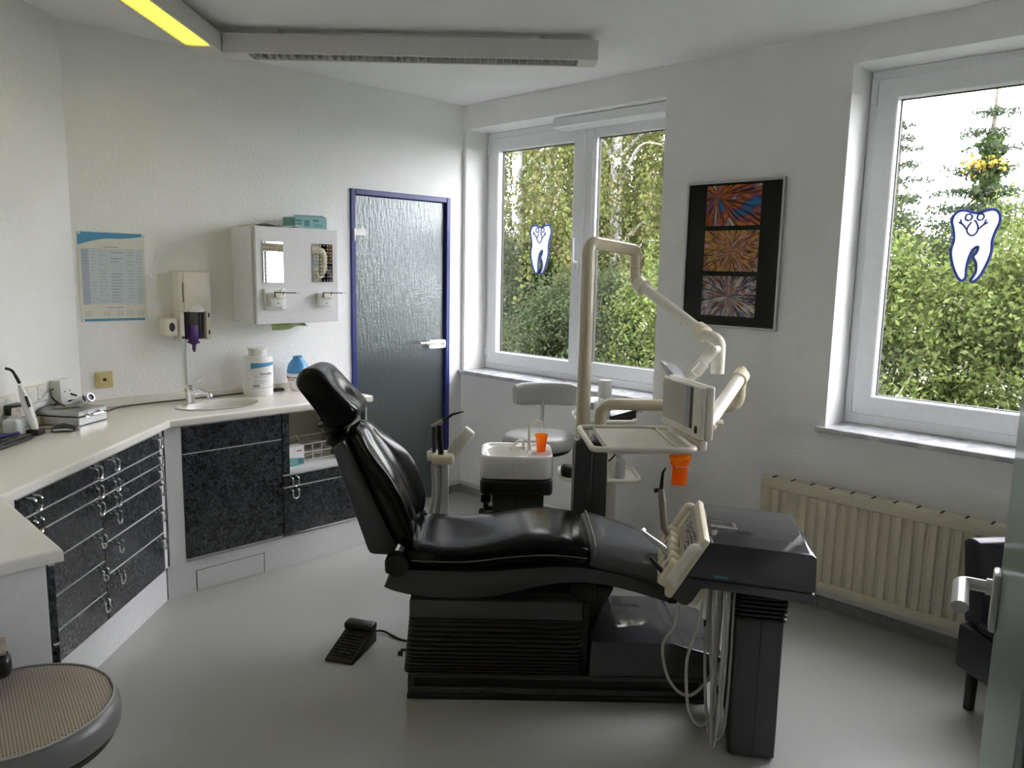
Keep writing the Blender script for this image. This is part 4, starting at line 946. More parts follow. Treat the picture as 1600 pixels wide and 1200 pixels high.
for sg in (-1, 1):      # hinge drums
    b = MB(); y0 = VC + sg * .185; y1 = VC + sg * .228
    b.tube([(-.030, y0, .528), (-.030, y1, .528)], .041, 28); dr = b.build('hinge_drum', 'black_plastic', chair)
    MB().tube([(-.030, y1, .528), (-.030, y1 + sg * .004, .528)], .037, 28).build('hinge_cap', 'black_rubber', dr); MB().tube([(-.030, VC + sg * .186, .5275), (-.030, VC + sg * .196, .5275)], .0385, 28).build('hinge_ring', 'chrome', dr)
    MB().rbox(-.082, -.03, min(VC + sg * .10, VC + sg * .205), max(VC + sg * .10, VC + sg * .205), .484, .545, .015, 3).build('hinge_block', 'black_plastic', chair)
b = MB(); b.tube([(-.01, VC + .205, .575), (.025, VC + .215, .590)], .014, 12); b.build('arm_socket', 'chrome', chair)
# --- neck bellows and head rest
nk = []; A = Vector((-.268, VC, .895)); B = Vector((-.318, VC, 1.035)); d = (B - A); dn = d.normalized(); xx = Vector((0, 1, 0)); yy = dn.cross(xx)
for i in range(17):
    q = i / 16; rr = .046 + (.011 if i % 4 in (1, 2) else -.003) - .008 * (1 - q); c = A + d * q
    nk.append([c + (xx * math.cos(2 * math.pi * k / 24) * 1.2 + yy * math.sin(2 * math.pi * k / 24)) * rr for k in range(24)])
MB().loft(nk).build('neck_bellows', 'bellows', chair, smooth=60)
MB().rbox(-.018, .018, -.035, .035, -.06, .02, .006, 2, M=Matrix.Translation((-.226, VC, .955)) @ Matrix.Rotation(R_(-24), 4, 'Y')).build('neck_bracket', 'steel', chair)
hp = [(-.300, .990), (-.345, 1.065), (-.395, 1.130), (-.418, 1.165), (-.412, 1.198), (-.388, 1.222), (-.352, 1.226), (-.318, 1.210), (-.270, 1.160), (-.222, 1.110), (-.196, 1.080), (-.194, 1.056), (-.212, 1.028), (-.238, 1.008), (-.270, .992)]
hc = Vector((sum(p[0] for p in hp) / len(hp), 0, sum(p[1] for p in hp) / len(hp))); rings = []
M_ = 19
hpd = [(p.x, p.z) for p in catmull([(x, 0, z) for x, z in hp + hp[:1]], 4)[:-1]]
for i in range(M_):
    q = -1 + 2 * i / (M_ - 1); f = (1 - abs(q) ** 9) ** .28 if abs(q) < 1 else .0; f = max(f, .84) if abs(q) < .999 else .78
    y = VC + .135 * q; r = []
    for x, z in hpd:
        dx, dz = x - hc.x, z - hc.z; g = f
        # hollow for the head in the front face
        fr = max(0, (dx * .70 + dz * .71)); nx = -.022 * math.exp(-(q / .45) ** 2) * min(1, fr / .04) * math.exp(-((dx * .71 - dz * .70) - .01) ** 2 / .004)
        r.append((hc.x + dx * g + nx * .7, y, hc.z + dz * g + nx * .7))
    rings.append(r)
MB().loft(rings).build('head_rest', 'black_leather', chair, smooth=70)

# ------------------------------------------------------------------ foot pedal
t = thing('foot_pedal', 'black ribbed foot pedal lying on the floor', 'foot pedal', W(-.305, .275, 0), R_(-45 - 16))
MB().prism([(-.02, .001), (.20, .001), (.20, .062), (.155, .060), (-.02, .012)], -.062, .062, 'y', .004, 2, M=Matrix.Rotation(R_(90), 4, 'Z')).build('treadle', 'black_rubber', t)
MB().rbox(-.066, .066, .150, .205, .060, .090, .008, 2).build('toe_guard', 'black_plastic', t)
for sx in (-.063, .059): MB().prism([(.20, .002), (.02, .002), (.20, .06)], sx, sx + .004, 'x', 0).build('side_plate', 'black_plastic', t, smooth=0)
b = MB()
for i in range(7):
    for j in range(8): y = .0 + j * .0165; b.rbox(-.050 + i * .0148, -.038 + i * .0148, y, y + .010, .0115 + (y + .02) * .275, .0185 + (y + .02) * .275, .001, 1)
o = b.build('grip_studs', 'black_plastic', t, smooth=0); o['kind'] = 'stuff'
for v_ in t.children:
    pass
cable('pedal_cable', 'black cable from the foot pedal to the chair base', [W(-.215, .50, .02), W(-.17, .52, .012), W(-.09, .46, .006), W(-.02, .40, .03), W(.01, .41, .05)], .005)

# ================================================================== DELIVERY UNIT (local frame at the near left top edge of its head)
DX = thing('delivery_unit', 'grey dental delivery unit on a post with cream control panel', 'dental unit', W(1.015, -.305, 0), R_(-45 - 11))
DL = .43        # depth of the head
# head: upper cover, lower tray
top = [(.0, .735), (.008, .740), (.312, .727), (.328, .718), (.333, .610), (.330, .602), (-.010, .617), (-.064, .622)]
MB().prism(top, 0, DL, 'y', .005, 2).build('head_cover', 'graphite_gloss', DX, smooth=30)
low = [(-.070, .6165), (-.012, .6118), (.331, .5965), (.332, .580), (.324, .566), (.30, .564), (-.005, .583), (-.020, .578), (-.045, .534), (-.060, .519), (-.080, .520), (-.112, .544)]
MB().prism([(-.060, .6145), (-.012, .6115), (.324, .5975), (.324, .6085), (-.060, .624)], .005, DL - .005, 'y').build('seam', 'black_rubber', DX, smooth=0)
MB().prism(low, .001, DL - .001, 'y', .004, 2).build('head_base', 'graphite', DX, smooth=30)
MB().prism([(-.012, .5825), (-.040, .530), (-.062, .512), (-.030, .505), (.002, .575)], .03, DL - .01, 'y', .004, 2).build('hose_guide', 'cream_plastic', DX, smooth=30)
# slanted cream panel
sdir = Vector((-.107, 0, -.188)).normalized(); nrm = Vector((-sdir.z, 0, sdir.x)); nrm = Vector((-.869, 0, .495))
PM = frame4((0, 1, 0), sdir, nrm, (.0, 0, .738))       # local: x along the depth, y down the slope, z out of the panel
MB().rbox(-.006, DL + .004, -.006, .232, .0, .026, .008, 2, M=PM).build('control_panel', 'cream_plastic', DX)
kp = MB().rbox(.05, DL - .03, .022, .118, .0262, .0285, .003, 1, M=PM).build('keypad', 'keypad', DX)
_kb = None
def key(x, y, w, h, m='print_dark'):
    return MB().rbox(x - w, x + w, y - h, y + h, .0286, .0305, .001, 1, M=PM).build('key', m, kp)
for r in range(4):
    for c_ in range(4): key(.075 + c_ * .022, .035 + r * .019, .006, .004, 'print_dark' if (r + c_) % 3 else 'graphite')
for r in range(4): key(.175, .045 + r * .014, .005, .0028)
for r in range(3): key(.20, .045 + r * .014, .005, .0028)
for x, y in ((.235, .05), (.235, .068), (.30, .05), (.30, .068), (.36, .05), (.36, .068)): key(x, y, .006, .005, 'print_blue' if x > .29 else 'print_dark')
MB().rbox(.262, .278, .04, .085, .0286, .030, .001, 1, M=PM).build('display', 'print_grey', kp)
# instrument cradles along the lower half of the panel
for i, x in enumerate((.035, .105, .175, .245, .315, .385)):
    h = MB().rbox(x - .026, x + .026, .122, .215, .0262, .066, .010, 3, M=PM).build('instrument_cradle', 'cream_plastic', DX)
    MB().tube([PM @ Vector((x, .150, .0665)), PM @ Vector((x, .150, .0685))], .012, 14).build('cradle_hole', 'warm_grey', h)
# grab handles on both ends
for x in (-.018, DL + .016):
    MB().tube(fillet([PM @ Vector((x * .2 + (.0 if x < 0 else DL * .8), .035, .020)), PM @ Vector((x, .040, .038)), PM @ Vector((x, .165, .038)), PM @ Vector((x * .2 + (.0 if x < 0 else DL * .8), .172, .020))], .012), .0165, 14).build('grab_handle', 'cream_light', DX)
# post with folding bellows on top
px0, px1, py0_, py1_ = .098, .248, .012, .150
rings = []
for i in range(6):
    z = .488 + i * .0145
    for zz, g in ((z, .008), (z + .004, .0), (z + .0075, .0), (z + .0115, .008)): rings.append(rrect(px0 - .006 + g, px1 + .008 - g, py0_ - .006 + g, py1_ + .01 - g, .014, zz))
MB().loft(rings).build('post_bellows', 'bellows', DX, smooth=50)
MB().rbox(.075, .10, .03, .14, .545, .575, .004, 1).build('head_bracket', 'black_plastic', DX)
po = MB().rbox(px0, px1, py0_, py1_, .012, .487, .014, 3, only='z').build('post', 'graphite', DX)
MB().box(.176, .179, py0_ - .0008, py0_ + .002, .014, .486).build('post_joint', 'black_rubber', po, smooth=0)
MB().rbox(px0 - .012, px0 + .03, py0_ + .03, py1_ + .06, .10, .50, .01, 2).build('post_spine', 'black_plastic', DX)
MB().lathe([(.045, 0), (.045, .006), (.03, .011), (.03, .0125)], 20, (.17, .08, 0)).build('post_foot', 'black_rubber', DX)
MB().rbox(.06, .20, .14, .34, .10, .17, .01, 2).build('swing_arm', 'black_plastic', DX)
# lettering
text('maker_name', 'SIEMENS', .0125, 'print_teal', DX, frame4((1, 0, -.03), (0, 0, 1), (0, -1, 0), (.016, -.0002, .6235)), bold=True)
text('model_name', 'Sirona M1', .0165, 'print_dark', DX, frame4((1, 0, -.04), (0, 0, 1), (0, -1, 0), (.238, -.0002, .6145)))
# hoses hanging in long loops
def hang(p0, p1, zlow, bulge, r=.0052):
    p0, p1 = Vector(p0), Vector(p1); m = (p0 + p1) / 2
    pts = [p0, p0 + Vector((bulge * .25, 0, -.10)), Vector((p0.x + bulge * .9, p0.y, (p0.z + zlow) / 2)), Vector((p0.x * .75 + p1.x * .25 + bulge, p0.y, zlow + .06)), Vector((m.x + bulge * .35, m.y, zlow)), Vector((p1.x * .9 + p0.x * .1, p1.y, zlow + .08)), Vector((p1.x, p1.y, (p1.z + zlow) / 2)), p1]
    return MB().tube(catmull(pts, 7), r, 8).build('supply_hose', 'hose', DX, smooth=80)
hang((-.082, .05, .525), (.055, .10, .575), .165, -.055)
hang((-.010, .02, .545), (.068, .05, .575), .085, -.045)
hang((.010, .06, .565), (.072, .02, .575), .055, .0)
hang((.020, .12, .575), (.080, .06, .575), .11, .01)
hang((.028, .02, .575), (.060, -.005, .575), .025, .005)
hang((.036, .16, .578), (.085, .10, .575), .13, .012)
hang((.045, .05, .578), (.090, .03, .575), .035, .0)
MB().rbox(-.004, .004, .012, .022, .448, .470, .002, 1).build('hose_clip', 'black_plastic', DX)
def wl(M, p): return M @ Vector(p)
bpy.context.view_layer.update(); DW = DX.matrix_world.copy()
def inst(name, lab, cat, fn):
    t = thing(name, lab, cat, (0, 0, 0)); fn(t, lambda p: DW @ (PM @ Vector(p))); return t
def syr(t, q):
    MB().tube([q((.315, .150, .050)), q((.315, .128, .090)), q((.318, .040, .155)), q((.318, .010, .178))], [.010, .0125, .0125, .010], 12, flat=1.2).build('grip', 'warm_grey', t)
    MB().tube([q((.318, .012, .176)), q((.318, -.045, .205)), q((.320, -.066, .205))], [.0085, .005, .003], 10).build('nozzle', 'black_plastic', t)
    MB().tube([q((.318, .018, .182)), q((.318, .030, .194))], .008, 10).build('button', 'black_plastic', t)
inst('air_water_syringe', 'grey air water syringe with black nozzle in a panel cradle', 'syringe', syr)
def tur(t, q):
    MB().tube([q((.175, .150, .064)), q((.175, .148, .090)), q((.175, .143, .145)), q((.175, .140, .168))], [.009, .011, .008, .0055], 12).build('handle', 'steel', t)
    MB().tube([q((.172, .131, .168)), q((.180, .146, .172))], .0065, 12).build('turbine_head', 'chrome', t)
inst('turbine_handpiece', 'chrome turbine handpiece pointing from a panel cradle', 'handpiece', tur)
def cl(t, q):
    MB().tube([q((.035, .180, .060)), q((.035, .172, .085)), q((.035, .160, .125))], [.009, .008, .006], 10).build('sleeve', 'black_plastic', t)
inst('motor_coupling', 'short black motor coupling in the lowest panel cradle', 'handpiece', cl)
def cl2(t, q): MB().tube([q((.105, .150, .064)), q((.105, .130, .10))], [.007, .004], 10).build('sleeve', 'steel', t)
inst('scaler_handpiece', 'thin steel scaler stub in a panel cradle', 'handpiece', cl2)

# ================================================================== COLUMN, OPERATING LIGHT, TRAY ARM, CUSPIDOR (chair frame)
RC = R_(-45)
t = thing('equipment_column', 'dark graphite square equipment column behind the chair', 'column', CH, RC)
cu0, cu1, cv0, cv1 = .668, .822, .78, .92
cb = MB().rbox(cu0, cu1, cv0, cv1, .0005, .826, .008, 2).build('housing', 'graphite_dark', t)
MB().rbox(cu0 + .002, cu0 + .082, cv0 - .006, cv0, .02, .820, .003, 1).build('front_panel', 'graphite_dark', t); MB().rbox(cu0 + .085, cu1 - .002, cv0 - .006, cv0, .02, .820, .003, 1).build('front_panel', 'graphite_dark', t)
MB().box(cu0 - .001, cu0 + .0005, cv0 + .002, cv0 + .008, .02, .82).build('edge_strip', 'steel', t, smooth=0)
for u_ in (cu0 + .02, cu0 + .075): MB().tube(fillet([(u_, .80, .826), (u_, .80, .845), (u_ + .012, .80, .85)], .005), .004, 6).build('hook', 'chrome', t)
PU, PV = .708, .858
t = thing('operating_light', 'ivory dental operating light on a tall pole with jointed arm', 'dental light', CH, RC)
MB().tube([(PU, PV, .827), (PU, PV, 1.58)], .0315, 24).build('pole', 'ivory_pipe', t)
E1 = Vector((.99, 1.28, 1.70))
MB().tube(fillet([(PU, PV, 1.5815), (PU, PV, 1.722), E1, (E1.x, E1.y, 1.61)], [0, .07, .055, 0], 8), .030, 20).build('swan_neck', 'ivory_pipe', t)
MB().tube(fillet([(E1.x, E1.y, 1.6085), (E1.x, E1.y, 1.545), (E1.x + .03, E1.y - .055, 1.515)], .04, 6), .0295, 20).build('knuckle', 'ivory_pipe', t)
A1 = Vector((1.01, 1.245, 1.530)); B1 = Vector((1.226, .745, 1.325)); dd = (B1 - A1).normalized()
MB().tube([A1 - dd * .01, A1 + dd * .045], .040, 24).build('joint_collar', 'cream_plastic', t); MB().tube([A1 + dd * .045, B1 - dd * .03], .0265, 20).build('spring_arm', 'cream_light', t)
MB().tube([B1 - dd * .055, B1 + dd * .0], .037, 24).build('joint_collar', 'cream_plastic', t); MB().tube([B1, B1 + dd * .03], .026, 20).build('joint_neck', 'cream_light', t)
C1 = B1 + dd * .025
MB().tube(fillet([C1, C1 + Vector((.035, -.05, -.012)), C1 + Vector((.035, -.052, -.155))], .05, 7), .0295, 20).build('drop_elbow', 'cream_light', t)
yp, yq = Vector((1.236, .60, 1.283)), Vector((1.062, .56, 1.075)); yx = (yq - yp).normalized(); yz = Vector((0, 1, 0)).cross(yx).normalized()
MB().rbox(0, (yq - yp).length, -.006, .006, -.024, .024, .004, 2, M=frame4(yx, yz.cross(yx), yz, yp)).build('yoke_bar', 'cream_light', t)
MB().rbox(-.01, .05, -.004, .05, -.018, .018, .004, 2, M=frame4(yx, yz.cross(yx), yz, yp + yx * .10)).build('yoke_boss', 'cream_light', t)
MB().tube([yp + Vector((.018, .03, -.01)), yp + Vector((-.012, -.01, -.01))], .016, 14).build('yoke_pivot', 'cream_light', t)
DM = frame4((-.6, 0, .8), (0, 1, 0), (-.8, 0, -.6), (1.088, .64, 1.118))
b = MB(); b.lathe([(.003, -.058), (.050, -.053), (.090, -.036), (.118, -.008), (.121, .0), (.117, .0), (.087, -.031), (.048, -.047), (.0, -.052)], 36, M=DM @ Matrix.Diagonal((1, 1.25, 1, 1))); b.build('reflector', 'dish', t)
MB().rbox(-.012, .012, -.17, .17, .004, .010, .002, 1, M=DM).build('cross_bar', 'cream_light', t)
MB().tube([DM @ Vector((0, 0, -.03)), DM @ Vector((0, 0, .03))], .017, 14).build('bulb_housing', 'cream_light', t)
for sg in (-1, 1): MB().rbox(-.010, .010, sg * .17 - .006, sg * .17 + .006, -.05, .04, .003, 1, M=DM).build('grip', 'cream_light', t)

# ---- tray on its arm
t = thing('tray_arm', 'ivory jointed arm carrying an instrument tray and film viewer', 'tray arm', CH, RC)
MB().tube(fillet([(.789, .855, .827), (.789, .855, .985), (1.425, .845, .985), (1.425, .845, 1.13)], [0, .065, .06, 0], 8), .0275, 20).build('swivel_pipe', 'ivory_pipe', t)
A2 = Vector((1.425, .83, 1.135)); B2 = Vector((1.168, .43, .965)); d2_ = (B2 - A2).normalized()
MB().tube(fillet([(1.425, .845, 1.1305), (1.425, .845, 1.155), A2 + d2_ * .03], .02, 5), .0275, 18).build('elbow_cap', 'ivory_pipe', t)
MB().tube([A2 + d2_ * .0, A2 + d2_ * .05], .037, 24).build('joint_collar', 'cream_plastic', t); MB().tube([A2 + d2_ * .05, B2 - d2_ * .05], .0285, 20).build('spring_arm', 'cream_light', t); MB().tube([B2 - d2_ * .065, B2 - d2_ * .015], .036, 24).build('joint_collar', 'cream_plastic', t)
MB().tube([B2 - d2_ * .015, B2 + d2_ * .05], .021, 16).build('joint_neck', 'cream_light', t); MB().tube([B2 - d2_ * .04, B2 - d2_ * .04 + Vector((.055, -.02, .01))], [.008, .011], 10).build('brake_knob', 'cream_light', t)
# tray
TM = Matrix.Translation((.688, .135, .918)) @ Matrix.Rotation(R_(2.5), 4, 'Z')
tw, td = .372, .395
tr = MB(); tr.rbox(.045, tw, 0, td, .0, .016, .005, 2, M=TM); tr = tr.build('tray_base', 'cream_light', t)
MB().tube([TM @ Vector(p) for p in rrect(-.012, tw + .006, -.006, td + .006, .030, .020, 5)], .0115, 12, closed=True).build('tray_rim', 'cream_light', t)
MB().rbox(.056, tw - .075, .014, td - .014, .0165, .0205, .003, 1, M=TM).build('tray_mat', 'tray_mat', tr); MB().rbox(.046, .055, .006, td - .006, .0165, .026, .003, 1, M=TM).build('tray_rib', 'cream_light', tr); MB().rbox(tw - .06, tw - .050, .01, td - .01, .0165, .025, .003, 1, M=TM).build('tray_rib', 'cream_light', tr)
MB().rbox(tw - .03, tw + .075, td * .45, td * .75, -.03, -.001, .01, 2, M=TM).build('tray_bracket', 'cream_light', t)
# film viewer, standing along the far side of the tray
VM = Matrix.Translation((1.105, .175, .962)) @ Matrix.Rotation(R_(90 + 13), 4, 'Z')        # local x runs away from the viewer, local y to the left
vw, vh = .36, .212
vb = MB().rbox(0, vw, -.034, -.001, 0, vh, .010, 3, M=VM).build('viewer_back', 'cream_light', t); fr_ = MB().rbox(.002, vw - .002, .0, .020, .004, vh - .003, .009, 3, M=VM).build('viewer_front', 'cream_light', t)
MB().rbox(.080, vw - .008, .0195, .0215, .038, vh - .012, .003, 1, M=VM).build('viewer_screen', 'film', fr_); MB().rbox(.076, .100, .0202, .0225, .038, vh - .012, .002, 1, M=VM).build('screen_shade', 'graphite', fr_); MB().rbox(.108, .135, .0212, .0220, .038, vh - .016, .001, 1, M=VM).build('screen_strip', 'print_grey', fr_)
MB().rbox(.030, .044, .0195, .028, .028, .056, .003, 1, M=VM).build('rocker_switch', 'graphite', fr_); MB().box(.020, .040, .0198, .0206, vh - .022, vh - .018).build('vent_slot', 'black_plastic', fr_, smooth=0)
MB().rbox(.03, vw - .03, -.03, .005, -.045, -.0005, .012, 3, M=VM).build('viewer_foot', 'cream_light', t)
MB().tube([B2 + d2_ * .045, VM @ Vector((.20, -.03, .06))], .02, 14).build('viewer_pivot', 'cream_light', t)
# cup ring under the tray with an orange cup
t = thing('cup_ring', 'thin wire cup holder under the instrument tray', 'cup holder', CH, RC); cc = Vector((1.012, .165, .80))
MB().tube([cc + Vector((.034 * math.cos(a), .034 * math.sin(a), .075)) for a in [i * math.pi / 10 for i in range(20)]], .0018, 6, closed=True).build('ring', 'chrome', t)
b = MB()
for a in (100, 200, 320): c_, s_ = math.cos(R_(a)), math.sin(R_(a)); b.tube(fillet([cc + Vector((.034 * c_, .034 * s_, .075)), cc + Vector((.034 * c_, .034 * s_, .0)), cc + Vector((.014 * c_, .014 * s_, .0))], .006), .0014, 6)
b.tube([cc + Vector((.0, .034, .075)), cc + Vector((.0, .034, .117))], .0022, 6)
b.build('prong', 'chrome', t)
def cup(loc, lab, s=1.0):
    t = thing('plastic_cup', lab, 'cup', loc, 0, 'orange rinsing cups')
    pr = [(.022, .001), (.0225, .012), (.0235, .03), (.027, .058), (.029, .076), (.0315, .0765), (.032, .084), (.0305, .0845), (.0295, .080), (.027, .062), (.0225, .030), (.0212, .004), (.0, .004)]
    MB().lathe([(0, .001)] + [(r * s, z * s) for r, z in pr], 28).build('wall', 'orange_plastic', t, smooth=50)
    return t
cw = W(cc.x, cc.y, cc.z + .0015); cup(cw, 'orange plastic cup hanging in the ring under the tray', 1.28)

# ---- cuspidor
t = thing('cuspidor_unit', 'white cuspidor bowl with water spouts on a dark pillar', 'cuspidor', CH, RC)
su0, su1, sv0, sv1, sz0, sz1 = .232, .572, .765, 1.06, .640, .748
N = 40; rg_ = []
def sq(cx, cy, a, c, z, p=4.0):
    o = []
    for k in range(N):
        th = 2 * math.pi * k / N; co, si = math.cos(th), math.sin(th); o.append((cx + a * math.copysign(abs(co) ** (2 / p), co), cy + c * math.copysign(abs(si) ** (2 / p), si), z))
    return o
cx, cy, ax_, ay_ = (su0 + su1) / 2, (sv0 + sv1) / 2, (su1 - su0) / 2, (sv1 - sv0) / 2
bx_, by_ = cx - .052, cy
rg_ = [sq(cx, cy, ax_ - .004, ay_ - .004, sz0, 7), sq(cx, cy, ax_, ay_, sz0 + .006, 7), sq(cx, cy, ax_, ay_, sz1 - .012, 7), sq(cx, cy, ax_ - .004, ay_ - .004, sz1 - .002, 7), sq(cx, cy, ax_ - .008, ay_ - .008, sz1, 6), sq(cx, cy, ax_ - .014, ay_ - .014, sz1 - .004, 6), sq(cx, cy, ax_ - .018, ay_ - .018, sz1 - .010, 6)]
rg_ += [sq(bx_, by_, .108, .122, sz1 - .0105, 2.3), sq(bx_, by_, .103, .117, sz1 - .022, 2.2), sq(bx_, by_, .080, .085, sz1 - .060, 2), sq(bx_, by_, .04, .04, sz1 - .085, 2), sq(bx_, by_, .015, .015, sz1 - .09, 2)]
MB().loft(rg_).build('bowl', 'ceramic', t, smooth=60)
MB().rbox(su0 + .002, su1 - .002, sv0 + .002, sv1 - .002, .562, .6395, .018, 3).build('collar', 'black_plastic', t)
pl_ = MB().rbox(.292, .532, .80, 1.03, .0005, .5615, .008, 2).build('pillar', 'graphite_dark', t); MB().box(.402, .405, .7990, .8005, .02, .56).build('pillar_joint', 'black_rubber', pl_, smooth=0)
MB().rbox(.533, .552, .84, .96, .35, .43, .006, 2).build('side_bracket', 'black_plastic', t)
MB().tube(fillet([(.462, .955, sz1 - .01), (.462, .955, sz1 + .128), (.520, .970, sz1 + .128), (.520, .970, sz1 + .095)], .025, 6), .0062, 12).build('cup_filler', 'cream_light', t)
MB().tube(fillet([(.435, .96, sz1 - .008), (.435, .96, sz1 + .030), (.41, .935, sz1 + .038), (.372, .895, sz1 + .008)], .02, 5), .0068, 12).build('rinse_spout', 'cream_light', t)
for p in ((.462, .955), (.435, .96)): MB().lathe([(.011, 0), (.011, .012), (.007, .018)], 14, (p[0], p[1], sz1 - .011)).build('spout_base', 'cream_light', t)
# valves beside the pillar
b = MB(); b.rbox(.238, .285, .80, .84, .515, .556, .008, 2); b.tube([(.262, .81, .515), (.262, .81, .49)], .012, 12); b.tube([(.248, .79, .47), (.285, .83, .47)], .025, 14); b.build('valve_block', 'black_plastic', t)
b = MB(); b.tube([(.256, .80, .455), (.25, .80, .02)], .008, 8); b.tube([(.272, .81, .455), (.272, .81, .02)], .009, 8); b.build('drain_hose', 'hose', t)
cup(W(.520, .93, sz1 - .0115), 'orange plastic cup standing on the white cuspidor', .98)

# ---- assistant's holder with suction hoses
t = thing('suction_holder', 'cream suction holder on a white post beside the chair', 'suction holder', CH, RC)
MB().rbox(.050, .084, .845, .875, .0005, .700, .006, 2).build('post', 'plastic_white', t)
HM = Matrix.Translation((.062, .80, .700)) @ Matrix.Rotation(R_(8), 4, 'Z')
hb = MB().rbox(-.055, .052, -.035, .085, .0, .048, .016, 4, M=HM).build('holder_block', 'cream_plastic', t)
for i, y in enumerate((-.016, .022, .058)): MB().rbox(-.072, -.03, y - .010, y + .010, .018, .050, .007, 2, M=HM).build('slot_lug', 'cream_light', hb)
MB().tube([HM @ Vector((-.045, .07, .0485)), HM @ Vector((-.045, .07, .056))], .010, 12).build('button', 'hose', hb)
kb = MB().rbox(-.03, .03, -.026, .026, .0, .150, .014, 3, M=Matrix.Translation((.098, .84, .735)) @ Matrix.Rotation(R_(36), 4, 'Y')).build('control_pod', 'cream_light', t)
MB().rbox(-.0305, -.0297, -.018, .018, .045, .13, .001, 1, M=Matrix.Translation((.098, .84, .735)) @ Matrix.Rotation(R_(36), 4, 'Y')).build('pod_label', 'print_pale', kb)
for i, (x, y) in enumerate(((-.045, -.02), (-.032, .02), (-.020, .05))):
    a = HM @ Vector((x, y, .0)); MB().tube(catmull([a, a + Vector((.004, 0, -.15)), a + Vector((-.008 - .012 * (2 - i), .0, -.40)), a + Vector((-.035 + .01 * i, .01, -.66))], 6), .0095 if i else .012, 10).build('suction_hose', 'hose', t)
t = thing('saliva_ejector', 'black suction handpiece standing in the cream holder', 'suction handpiece', CH, RC)
a = HM @ Vector((-.010, -.012, .049)); MB().tube([a, a + Vector((-.006, 0, .075)), a + Vector((-.008, 0, .135))], [.014, .016, .014], 14).build('grip', 'black_plastic', t)
a = HM @ Vector((-.040, .02, .051)); MB().tube([a, a + Vector((.0, 0, .12))], .0105, 12).build('sleeve', 'graphite_dark', t)
a = HM @ Vector((-.040, .03, .170)); MB().tube([a + Vector((-.012, 0, .0)), a + Vector((.04, 0, .028))], .0095, 12).build('neck', 'hose', t); MB().tube([a + Vector((.035, 0, .024)), a + Vector((.085, 0, .058)), a + Vector((.135, 0, .072))], [.0085, .006, .0035], 10).build('tip', 'black_plastic', t)

# ---- operator stool by the window
t = thing('operator_stool', 'grey upholstered operator stool with curved backrest behind the cuspidor', 'stool', W(.525, 1.42, .015), RC)
MB().lathe([(.0, .628), (.150, .628), (.184, .634), (.196, .655), (.192, .684), (.176, .700), (.13, .708), (.06, .700), (.0, .697)], 44).build('seat', 'grey_vinyl', t, smooth=60)
MB().lathe([(.17, .612), (.18, .627), (0, .628)], 36).build('seat_pan', 'black_plastic', t)
MB().tube([(0, 0, .61), (0, 0, .10)], [.026, .026], 16).build('gas_lift', 'chrome', t)
for k in range(5):
    a = R_(72 * k + 20); lg = MB().tube([(.02 * math.cos(a), .02 * math.sin(a), .115), (.27 * math.cos(a), .27 * math.sin(a), .075)], [.024, .016], 10).build('foot', 'aluminium', t)
    MB().tube([(.27 * math.cos(a) - .012, .27 * math.sin(a), .028), (.27 * math.cos(a) + .012, .27 * math.sin(a), .028)], .0275, 16).build('castor', 'black_rubber', t); MB().tube([(.27 * math.cos(a), .27 * math.sin(a), .05), (.27 * math.cos(a), .27 * math.sin(a), .076)], .006, 8).build('castor_stem', 'steel', t)
MB().tube(fillet([(.03, .12, .615), (.03, .265, .63), (.03, .272, .85)], .03, 6), .030, 12, flat=.35).build('back_bar', 'aluminium', t)
rings = []
for i in range(17):
    q = -1 + i / 8; a = q * .62; cxx, cyy = .31 * math.sin(a), .30 - .31 * (math.cos(a) - 1) * -1 - .0
    e = max(.80, (1 - abs(q) ** 10) ** .4); h = .066 * e; th = .028 * e; r = []
    nx, ny = math.sin(a), math.cos(a)
    for k in range(16):
        w = 2 * math.pi * k / 16; c_, s_ = math.cos(w), math.sin(w); dn_ = th * math.copysign(abs(c_) ** .6, c_); dz = h * math.copysign(abs(s_) ** .6, s_)
        r.append((.03 + .02 + (.31 + dn_) * nx, -.03 + (.31 + dn_) * ny, .878 + dz))
    rings.append(r)
MB().loft(rings).build('backrest', 'grey_vinyl', t, smooth=60)

# ---- equipment trolley against the window wall
t = thing('equipment_trolley', 'cream equipment trolley with three rimmed shelves', 'trolley', W(.875, 1.44, 0), RC)
rings = [rrect(.02 - w, .09 + w * .6, .06, .13, .03, z) for z, w in ((.10, .03), (.25, .012), (.5, .01), (.70, .03), (.80, .045))]
MB().loft(rings).build('mast', 'cream_light', t, smooth=50)
for z, x0, x1, y0, y1 in ((.800, -.155, .155, -.14, .15), (.485, -.225, .190, -.15, .13), (.115, -.20, .145, -.14, .14)):
    s_ = MB().loft([rrect(x0, x1, y0, y1, .06, z, 6), rrect(x0, x1, y0, y1, .06, z + .010, 6)]).build('shelf', 'cream_light', t, smooth=30); MB().tube(rrect(x0 - .002, x1 + .002, y0 - .002, y1 + .002, .062, z + .012, 6), .012, 10, closed=True).build('shelf_rim', 'cream_light', s_)
for x, y in ((-.15, -.10), (.11, -.10), (.11, .10), (-.15, .10)): MB().tube([(x - .012, y, .03), (x + .012, y, .03)], .029, 16).build('castor', 'black_rubber', t); MB().tube([(x, y, .05), (x, y, .116)], .007, 8).build('castor_stem', 'steel', t)
TX = Matrix.Translation(W(.875, 1.44, 0)) @ Matrix.Rotation(RC, 4, 'Z')
def on(name, lab, cat, x, y, z, rz=0): q = TX @ Vector((x, y, z)); return thing(name, lab, cat, q, RC + rz)
